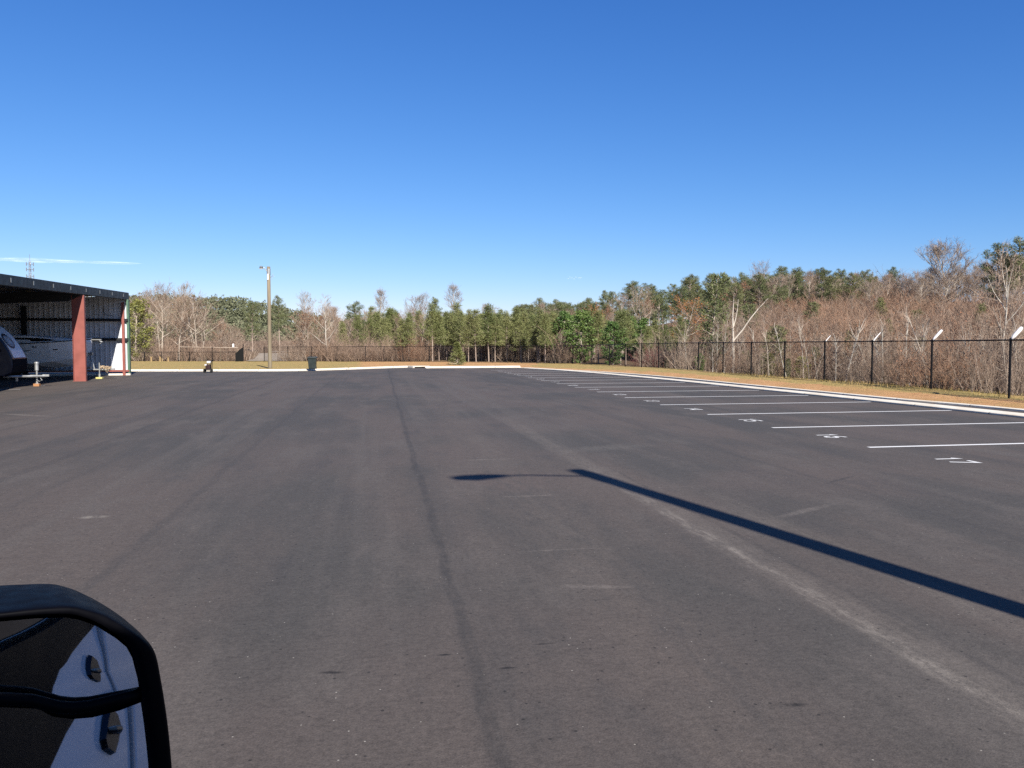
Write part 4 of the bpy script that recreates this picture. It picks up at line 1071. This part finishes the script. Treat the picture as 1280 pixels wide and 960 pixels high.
# white snag with a long dead limb
sx, sy = (916-640)/F*57, 57.; sz = terrain(sx, sy)
sn = thing('dead_snag', 'white dead trunk with one long bare limb slanting right', 'tree', (sx, sy, sz))
hs = 2 + (432-366)/F*sy - sz
SB = foliage('bark_snag', (.34,.29,.235), (.46,.41,.345), .85)
k = MB(); sp1 = [Vector(q) for q in ((0,0,-.3),(.04,0,hs*.2),(.0,0,hs*.45),(-.05,.02,hs*.72),(.02,0,hs))]; k.tube(sp1, [.115,.10,.082,.05,.012], 7)
sp2 = [Vector(q) for q in ((-.02,0,hs*.58),(.16,.05,hs*.68),(.30,.08,hs*.80),(.36,.1,hs*.92))]; k.tube(sp2, [.05,.04,.03,.012], 6); k.build('trunk', SB, sn)
k = MB(); sp3 = [Vector(q) for q in ((0,0,hs*.42),(.65,0,hs*.55),(1.25,-.05,hs*.70),(1.75,-.03,hs*.80),(2.45,-.1,hs*.93))]; k.tube(sp3, [.055,.048,.040,.03,.012], 6); k.build('limb', SB, sn)
k = MB(); r_ = random.Random(4)
for pth, nn_ in ((sp1, 26), (sp2, 9), (sp3, 8)):
    for i in range(nn_):
        q, dq = at(pth, r_.uniform(.35,.98)); bp_ = bend_path(r_, q, (dq*.6+unit(r_)*.9).normalized(), r_.uniform(.25,.9), 3, .2, .05); k.tube(bp_, [.014,.011,.008,.004], 3)
        for s_ in range(5):
            q5, d5 = at(bp_, r_.uniform(.2,.99)); sliver(k, q5, (d5+unit(r_)*.8).normalized(), r_.uniform(.15,.45), .007, r_)
k.build('twigs', M['twig_grey'], sn)
for i, (x0, y0, ax, az, ln, rr, lab) in enumerate((
        (1012, 49, 2.6, .75, 3.2, .05, 'grey dead branch propped low behind the fence by the cedar'),
        (940, 56, 1.3, 1.3, 2.0, .06, 'dark dead branch leaning at the foot of the white snag'),
        (1133, 39.5, .9, 1.9, 2.4, .05, 'pale leaning stem left of the second post sleeve'),
        (1190, 37.5, 1.6, 2.0, 2.6, .045, 'pale leaning stem right of the second post sleeve'),
        (1140, 37, 1.9, 1.2, 2.2, .035, 'thin pale fallen stem crossing low behind the fence'))):
    x = (x0-640)/F*y0; z = terrain(x, y0); d = Vector((ax, .3, az)).normalized()
    k = MB(); p = bend_path(random.Random(i), Vector((0,0,-.1)), d, ln, 4, .08, -.02); k.tube(p, [rr*(1-.18*j) for j in range(5)], 6)
    for j in range(5):
        q, dq = at(p, .3+.14*j); k.tube(bend_path(random.Random(i*9+j), q, (dq+unit(rnd)*.7).normalized(), ln*.35, 2, .2, 0), [rr*.35,rr*.25,.005], 4)
    o = k.build('fallen_branch', M['bark_pale'] if i != 1 else M['bark_grey'], None); o.location = (x, y0, z); tag(o, lab, 'branch')

# --- the rest, by stand
def jit(a): return rnd.uniform(-a, a)
G1 = 'bare trees of the wood behind the far fence'
for row, (Yb, n) in enumerate(((112,26),(121,26),(133,24))):
    for i in range(n):
        px = 90 + (700-90)*(i+.5+jit(.4))/n; Yv = Yb + jit(3.5)
        if 304 < px < 333 and Yv < 130: continue
        top = table(SKY, px) + rnd.uniform(6, 30) - row*2
        if px > 540 and row == 0: continue
        lab = ['bare grey brown tree filling the wood behind the far fence'][0]
        plant(rnd.choice(('bare0','bare1','bare4','bare3','bare2','tall0')), px, Yv, top, lab, G1, rnd.uniform(.85,1.15))
for i in range(46):
    px = 415 + (720-415)*(i+.5+jit(.45))/46; Yv = rnd.uniform(124, 148)
    plant(rnd.choice(('bare0','bare3','tall0','bare4','bare2','pine1','young1')), px, Yv, table(SKY, px) + rnd.uniform(8, 26), 'bare grey brown tree filling the wood behind the far fence', G1, rnd.uniform(.9,1.2))
G2 = 'young pines in the planted row'
for i in range(30):
    px = 468 + 232*(i+.5+jit(.3))/30; Yv = lerp(104, 92, (px-468)/232) + rnd.choice((0,3,6.5,10)) + jit(.8)
    if 518 < px < 540: continue
    plant('young%d' % rnd.randrange(4), px, Yv, table([(468,392),(560,386),(620,390),(700,396)], px) + jit(9), 'young green pine with bare lower trunk in the planted row', G2, rnd.uniform(.95,1.35))
for i in range(34):
    px = 540 + 165*(i+.5+jit(.4))/34; Yv = lerp(101, 91.5, (px-540)/165) + rnd.uniform(4, 26)
    plant('young%d' % rnd.randrange(4), px, Yv, table([(540,392),(700,400)], px) + jit(6), 'young green pine with bare lower trunk in the planted row', G2, rnd.uniform(.9,1.3))
G3 = 'evergreens mixed into the far wood'
for px, Yv, top in ((455,112,400),(436,124,392),(485,109,398),(497,111,393),(505,107,420),(322,122,424),(327,116,432),(180,126,378),(336,140,392),(428,110,402),(448,109,394),(462,113,398),(472,110,390),(489,114,386),(512,111,391),(524,113,388),(535,110,396)):
    plant(rnd.choice(('young0','pine1','young3')), px, Yv, top, 'green pine mixed into the bare wood behind the far fence', G3, rnd.uniform(.9,1.2))
G4 = 'pines on the right hillside'
for i in range(104):
    px = 640 + (1110-640)*(i+.5+jit(.45))/104; Yv = rnd.choice((116,128,145,162,178)) + jit(6)
    if px > 1000 and Yv > 150: continue
    top = table(SKY, px) + rnd.choice((-4,0,5,12,20,30)) + jit(4)
    plant('pine%d' % rnd.randrange(4), px, Yv, top, 'dark pine on the wooded hillside beyond the fence', G4, rnd.uniform(1.05,1.5))
G5 = 'bare trees on the right hillside'
for i in range(84):
    px = 650 + (1330-650)*(i+.5+jit(.45))/84; Yv = rnd.choice((100,112,124,138)) + jit(6)
    if px < 930 and rnd.random() < .62: continue
    if px > 1100: Yv = rnd.uniform(82, 112)
    top = table(SKY, px) + rnd.choice((2,8,16,24,34)) + jit(4)
    if px > 1105 and px < 1230: top = table(SKY, px) + rnd.uniform(5,40)
    plant(rnd.choice(('bare0','bare3','bare4','tall0','tall1','bare2','bare3')), px, Yv, top, 'grey bare tree on the wooded hillside beyond the fence', G5, rnd.uniform(.85,1.15))
for i in range(72):
    px = 880 + (1335-880)*(i+.5+jit(.45))/72; Yv = rnd.uniform(96, 128) if px < 1090 else rnd.uniform(84, 104)
    top = table(SKY, px) + rnd.uniform(0, 20)
    plant(rnd.choice(('bare0','tall0','pine0','bare2','bare3','pine1','pine3') if px < 1060 else ('bare0','bare4','tall0','tall1','bare2')), px, Yv, top, 'grey bare tree on the wooded hillside beyond the fence' if px >= 1060 else 'tree crowding the skyline of the hill above the white snag', G5 if px >= 1060 else 'skyline trees of the hill', rnd.uniform(.95,1.3))
for i in range(46):
    px = 690 + (1010-690)*(i+.5+jit(.45))/46; Yv = rnd.uniform(140, 176)
    plant(rnd.choice(('bare0','tall0','pine3','pine0','pine2','pine1','young1')), px, Yv, table(SKY, px) + rnd.uniform(12, 38), 'small tree filling the wooded hillside below its skyline', 'trees below the skyline of the hill', rnd.uniform(1.0,1.4))
G6 = 'green trees at the foot of the hillside'
for i in range(22):
    px = 668 + (860-668)*(i+.5+jit(.4))/22; Yv = rnd.uniform(82, 102) - (px-668)*.04
    plant(rnd.choice(('young1','young3','holly','young0')), px, max(Yv, table(py_, (px-640)/F)+4), 396 + jit(9) + (px > 790)*8, 'green tree at the foot of the hillside behind the fence', G6, rnd.uniform(1.0,1.4))
G7 = 'grey and brown shrubs behind the far fence'
for row in range(3):
    for i in range(40):
        px = 120 + (720-120)*(i+.5+jit(.45))/40
        if 303 < px < 334 or 733 < px < 792 or (row == 0 and 548 < px < 700): continue
        Yv = table(py_, (px-640)/F) + 2.0 + row*4.2 + jit(1.2)
        if 530 < px < 700: Yv += 8
        plant(rnd.choice(('brush_brown0','brush_brown1','brush_brown2','brush_grey0','brush_grey1','brush_red0' if px < 420 and rnd.random() < .6 else 'brush_grey2')), px, Yv, 0, 'bare twiggy shrub in the undergrowth behind the far fence', G7, rnd.uniform(.9,1.3), h=rnd.uniform(1.8,3.8) + row*.8)
plant('brush_red1', 517, 101.5, 0, 'reddish brown shrub between the young pines behind the far fence', None, .9, h=3.6)
G8 = 'grey shrubs close behind the right fence'
for row in range(3):
    for i in range(36):
        u = (i+.5+jit(.45))/36; px = 730 + (1345-730)*u**.85
        if px < 795 or rnd.random() < .42: continue
        Yv = table(py_, (px-640)/F) + 2.6 + row*3.4 + jit(1.0)
        if (px-640)/F > .64: Yv = 27.5 - ((px-640)/F-.64)*20 + 3 + row*3.2
        plant(rnd.choice(('brush_grey0','brush_grey1','brush_grey2','brush_grey0','brush_grey1','brush_brown2','brush_red1')), px, Yv, 0, 'tangled bare shrub close behind the right fence', G8, rnd.uniform(.8,1.15), h=rnd.uniform(1.1,2.9) + row*.45)
G9 = 'red brown brush on the slope'
for row in range(7):
    for i in range(24):
        u = (i+.5+jit(.5))/24; px = 870 + (1350-870)*u + row*2
        yf = table(py_, (px-640)/F); Yv = yf + 18 + row*6 + jit(2.5)
        plant(rnd.choice(('brush_red0','brush_red1','brush_red2','brush_red0','brush_brown2','brush_grey1','brush_brown0')), px, Yv, 0, 'red brown leafless brush on the slope above the right fence', G9, rnd.uniform(1.0,1.35), h=rnd.uniform(2.8,4.6))
G10 = 'slim bare saplings behind the right fence'
for px, Yv, top in ((895,60,395),(905,60,400),(925,60,392),(985,52,412),(1025,50,418),(1045,47,420),(1105,46,408),(1125,44,415),(1168,42,395),(1205,40,398),(1222,40,390),(1270,36,345),(1285,40,330),(700,92,412),(720,90,408),(740,88,416),(800,74,420)):
    plant(rnd.choice(('bare3','birch','bare2')), px, Yv, top, 'slim bare sapling among the shrubs behind the right fence', G10, rnd.uniform(.7,1.0))

for i in range(40):
    u = (i+.5+jit(.5))/40; px = 795 + (1340-795)*u**.9; p_ = (px-640)/F
    Yv = (table(py_, p_) if p_ < .64 else 27.5-(p_-.64)*20) + rnd.uniform(2.5, 11)
    plant(rnd.choice(('stem0','stem1','stem2')), px, Yv, 0, 'slim pale stemmed sapling among the scrub along the right fence', 'pale stemmed saplings along the right fence', rnd.uniform(.8,1.2), h=rnd.uniform(2.2,4.2), tilt=(jit(.22), jit(.22)))
for px, dY, hh, key in ((1003,6,1.6,'olive'),(1020,9,2.2,'cedar'),(1112,7,1.5,'olive'),(985,4,1.3,'cedar'),(875,4,1.4,'holly'),(1150,12,2.6,'cedar'),(1225,9,1.8,'olive'),(935,8,1.9,'cedar'),(1060,14,3.0,'young1'),(1108,20,3.4,'young3'),(960,4,1.6,'olive')):
    plant(key, px, table(py_, min(.64,(px-640)/F)) + dY, 0, 'small evergreen bush in the scrub behind the right fence', 'evergreen bushes in the right scrub', 1.1, h=hh)
for i in range(12):
    px = 318 + 30*(i+.5)/12; Yv = rnd.uniform(128, 178)
    plant(rnd.choice(('brush_brown0','brush_grey1','brush_brown2','bare2')), px, Yv, 0, 'bare twiggy shrub in the undergrowth behind the far fence', G7, 1.2, h=rnd.uniform(3,5))
for i in range(15):
    px = 895 + (1120-895)*(i+.5+jit(.4))/15; Yv = rnd.uniform(92, 112)
    plant('pine%d' % rnd.randrange(4), px, Yv, table(SKY, px) + rnd.choice((-3,2,9,18)), 'dark pine on the wooded hillside beyond the fence', G4, rnd.uniform(.95,1.3))
for px, Yv, top, wd in ((342,114,392,1.0),(360,118,386,1.0),(396,115,392,.9),(275,114,402,.9),(222,116,398,.9)):
    plant(rnd.choice(('russet0','russet1')), px, Yv, top, 'russet leafed tree among the bare trees of the far wood', 'russet trees of the far wood', wd)
for px, Yv, top in ((690,118,392),(722,110,390),(800,112,372),(905,98,366),(985,84,372)):
    plant(rnd.choice(('russet0','russet1')), px, Yv, top, 'russet leafed tree among the pines of the hillside', 'russet trees of the hillside', 1.0)
for i in range(34):
    px = 905 + (1330-905)*(i+.5+jit(.5))/34; yf = table(py_, min(.64,(px-640)/F)); Yv = yf + rnd.uniform(14, 48)
    plant(rnd.choice(('bare0','bare3','bare4','tall1','bare2','bare1')), px, Yv, lerp(398, 372, (Yv-yf-14)/34) + jit(9), 'bare tree standing in the red brown brush of the slope', 'bare trees in the slope brush', rnd.uniform(.8,1.2))
for px, dY, top in ((1010,34,378),(1100,38,372),(1140,30,388),(940,30,380),(1225,24,380)):
    plant(rnd.choice(('cedar','pine1','young3')), px, table(py_, min(.64,(px-640)/F)) + dY, top, 'evergreen standing in the red brown brush of the slope', 'evergreens in the slope brush', 1.1)
for i in range(44):
    px = 860 + (1150-860)*(i+.5+jit(.5))/44; Yv = rnd.uniform(92, 126)
    plant(rnd.choice(('brush_red1','brush_brown0','brush_brown1','brush_red2','young1' if px < 960 else 'brush_brown2')), px, Yv, 0, 'bushy growth under the trees on the crest of the slope', 'undergrowth on the crest of the slope', 1.5, h=rnd.uniform(3.5,6.0))
for i in range(26):
    px = 985 + (1340-985)*(i+.5+jit(.5))/26; p_ = (px-640)/F; yf = table(py_, p_) if p_ < .64 else 27.5-(p_-.64)*20
    plant('brush_grey%d' % rnd.randrange(3), px, yf + rnd.uniform(5, 15), 0, 'tangled bare shrub close behind the right fence', G8, rnd.uniform(.8,1.2), h=rnd.uniform(2.2,4.0))
for i in range(16):
    px = 1010 + (1330-1010)*(i+.5+jit(.5))/16; p_ = (px-640)/F; yf = table(py_, p_) if p_ < .64 else 27.5-(p_-.64)*20
    plant('stem%d' % rnd.choice((1,1,0,2)), px, yf + rnd.uniform(3, 9), 0, 'slim pale stemmed sapling among the scrub along the right fence', 'pale stemmed saplings along the right fence', rnd.uniform(.8,1.3), h=rnd.uniform(2.4,4.4), tilt=(jit(.35), jit(.35)))
# grass and weeds on the verge: nobody could count them
gm = MB(); gr = random.Random(5)
def blades(n, fx):
    for i in range(n):
        x, y, hmin, hmax, mi = fx()
        z = terrain(x, y) if sdist(x, y) > .45 else None
        if z is None: continue
        gm.cur = mi; d = Vector((gr.uniform(-.5,.5), gr.uniform(-.5,.5), 1)).normalized()
        sliver(gm, Vector((x, y, z-.02)), d, gr.uniform(hmin, hmax), gr.uniform(.006,.014), gr)
def near_strip():
    b = gr.uniform(4, 46); a = gr.uniform(20.3, 24.5); p = L(a, b)
    big = a > 21.3 and sin(b*1.7+a*2)+sin(b*.63) > -.4
    return p.x, p.y, .04, .22 if big else .09, 1 if (a > 21.2 and gr.random() < .6) else 0
blades(9000, near_strip)
def far_strip():
    x = gr.uniform(-42, 8); y = gr.uniform(64, 106); return x, y, .05, .16, 1 if (x < -16 and gr.random() < .5) else 0
blades(6000, far_strip)
tag(gm.build('grass', [M['grass_dry'], M['grass_olive']]), 'dry grass and weeds on the soil verge', None, None, 'stuff')

# far hill with a pine wood on it
hill = MB(); hx = [-760 + i*14 for i in range(90)]; hy = [430 + j*20 for j in range(14)]
def hz(x, y):
    p = x/y; t_ = table([(-1.3,16),(-.62,30),(-.44,33.5),(-.36,32),(-.31,27.5),(-.27,22),(-.2,14),(-.05,4),(.4,2)], p)
    return -2 + (t_-3)*sstep(425, 545, y)
hill.add([Vector((x, y, hz(x, y))) for y in hy for x in hx], [(j*90+i, j*90+i+1, (j+1)*90+i+1, (j+1)*90+i) for j in range(13) for i in range(89)])
tag(hill.build('hill', M['far_wood'], smooth=True), 'distant low hill under a pine wood', None, None, 'structure')
fw = MB(); fr = random.Random(9)
for i in range(1500):
    y = fr.uniform(440, 570); p = fr.uniform(-.62, -.02); x = p*y; z = hz(x, y); h = fr.uniform(6, 10); w = fr.uniform(2.2, 4.2)
    for c_ in range(9):
        c = Vector((x + fr.uniform(-w,w)*.6, y + fr.uniform(-w,w)*.6, z + h*fr.uniform(.25,1.0)))
        for l_ in range(6): leafq(fw, c + unit(fr)*.9, fr, fr.uniform(.9,1.7))
tag(fw.build('wood', M['far_wood']), 'distant pine wood covering the far hill', None, None, 'stuff')

# thin cloud wisps low in the sky
def wisp(px0, px1, py, D, th, label):
    x0, x1 = (px0-640)/F*D, (px1-640)/F*D; cx = (x0+x1)/2; z = 2 + (HOR-py)/F*D; a = (x1-x0)/2
    k = MB(); rings = []
    for i in range(25):
        u = -1 + 2*i/24; w = max(.02, sqrt(max(0, 1-u*u)))*(1+.25*sin(u*9)); rings.append([(a*u, D*.01*w*cos(q), th*w*sin(q) - a*u*.03) for q in [2*pi*j/14 for j in range(14)]])
    k.loft(rings); o = k.build('cloud', M['cloud_wisp'], None, smooth=True); o.location = (cx, D, z); tag(o, label, None, None, 'stuff')
wisp(-150, 182, 325.5, 4200, 14, 'thin white cloud streak above the shed')
wisp(705, 728, 348, 4200, 5, 'faint cloud fleck above the hillside')

# ------------------------------------------------------------------ light, sky, camera
sun_dir = Vector((-SD.x*cos(EL), -SD.y*cos(EL), sin(EL)))
sl = bpy.data.lights.new('sun', 'SUN'); sl.energy = 5.0; sl.angle = R(.53); sl.color = (1.0,.955,.88)
so = bpy.data.objects.new('sun', sl); COL.objects.link(so); so.rotation_euler = sun_dir.to_track_quat('Z', 'Y').to_euler(); so.location = (0,0,50)
w = bpy.data.worlds.new('World'); SC.world = w; w.use_nodes = True; nt = w.node_tree
bg = nt.nodes['Background']; sk = nt.nodes.new('ShaderNodeTexSky'); sk.sky_type = 'NISHITA'; sk.sun_disc = False
sk.sun_elevation = EL; sk.sun_rotation = atan2(sun_dir.x, sun_dir.y) % (2*pi); sk.air_density = 1.0; sk.dust_density = .15; sk.ozone_density = 6.0; sk.altitude = 250
se = nt.nodes.new('ShaderNodeSeparateColor'); cb = nt.nodes.new('ShaderNodeCombineColor'); nt.links.new(sk.outputs[0], se.inputs[0])
for i, (gain, gam) in enumerate(((1.13,1.457),(.90,1.09),(1.05,.80))):     # the sky's own colour: a deep, dry autumn blue
    q = None
    for op, v in (('MULTIPLY', .1242), ('POWER', gam), ('MULTIPLY', gain/.1242)):
        m_ = nt.nodes.new('ShaderNodeMath'); m_.operation = op; nt.links.new(q or se.outputs[i], m_.inputs[0]); m_.inputs[1].default_value = v; q = m_.outputs[0]
    nt.links.new(q, cb.inputs[i])
nt.links.new(cb.outputs[0], bg.inputs[0]); bg.inputs[1].default_value = .06
cd = bpy.data.cameras.new('camera'); cd.lens = F/1280*36; cd.sensor_width = 36; cd.clip_start = .05; cd.clip_end = 9000
co = bpy.data.objects.new('camera', cd); COL.objects.link(co); co.location = (0,0,CH); co.rotation_euler = (pi/2 - PIT, 0, 0); SC.camera = co
SC.cycles.use_denoising = False; SC.cycles.adaptive_threshold = .005; SC.cycles.sample_clamp_indirect = 3
vs = SC.view_settings; vs.view_transform = 'Standard'; vs.look = 'None'; vs.gamma = 1; vs.use_curve_mapping = False; vs.exposure = 1.05
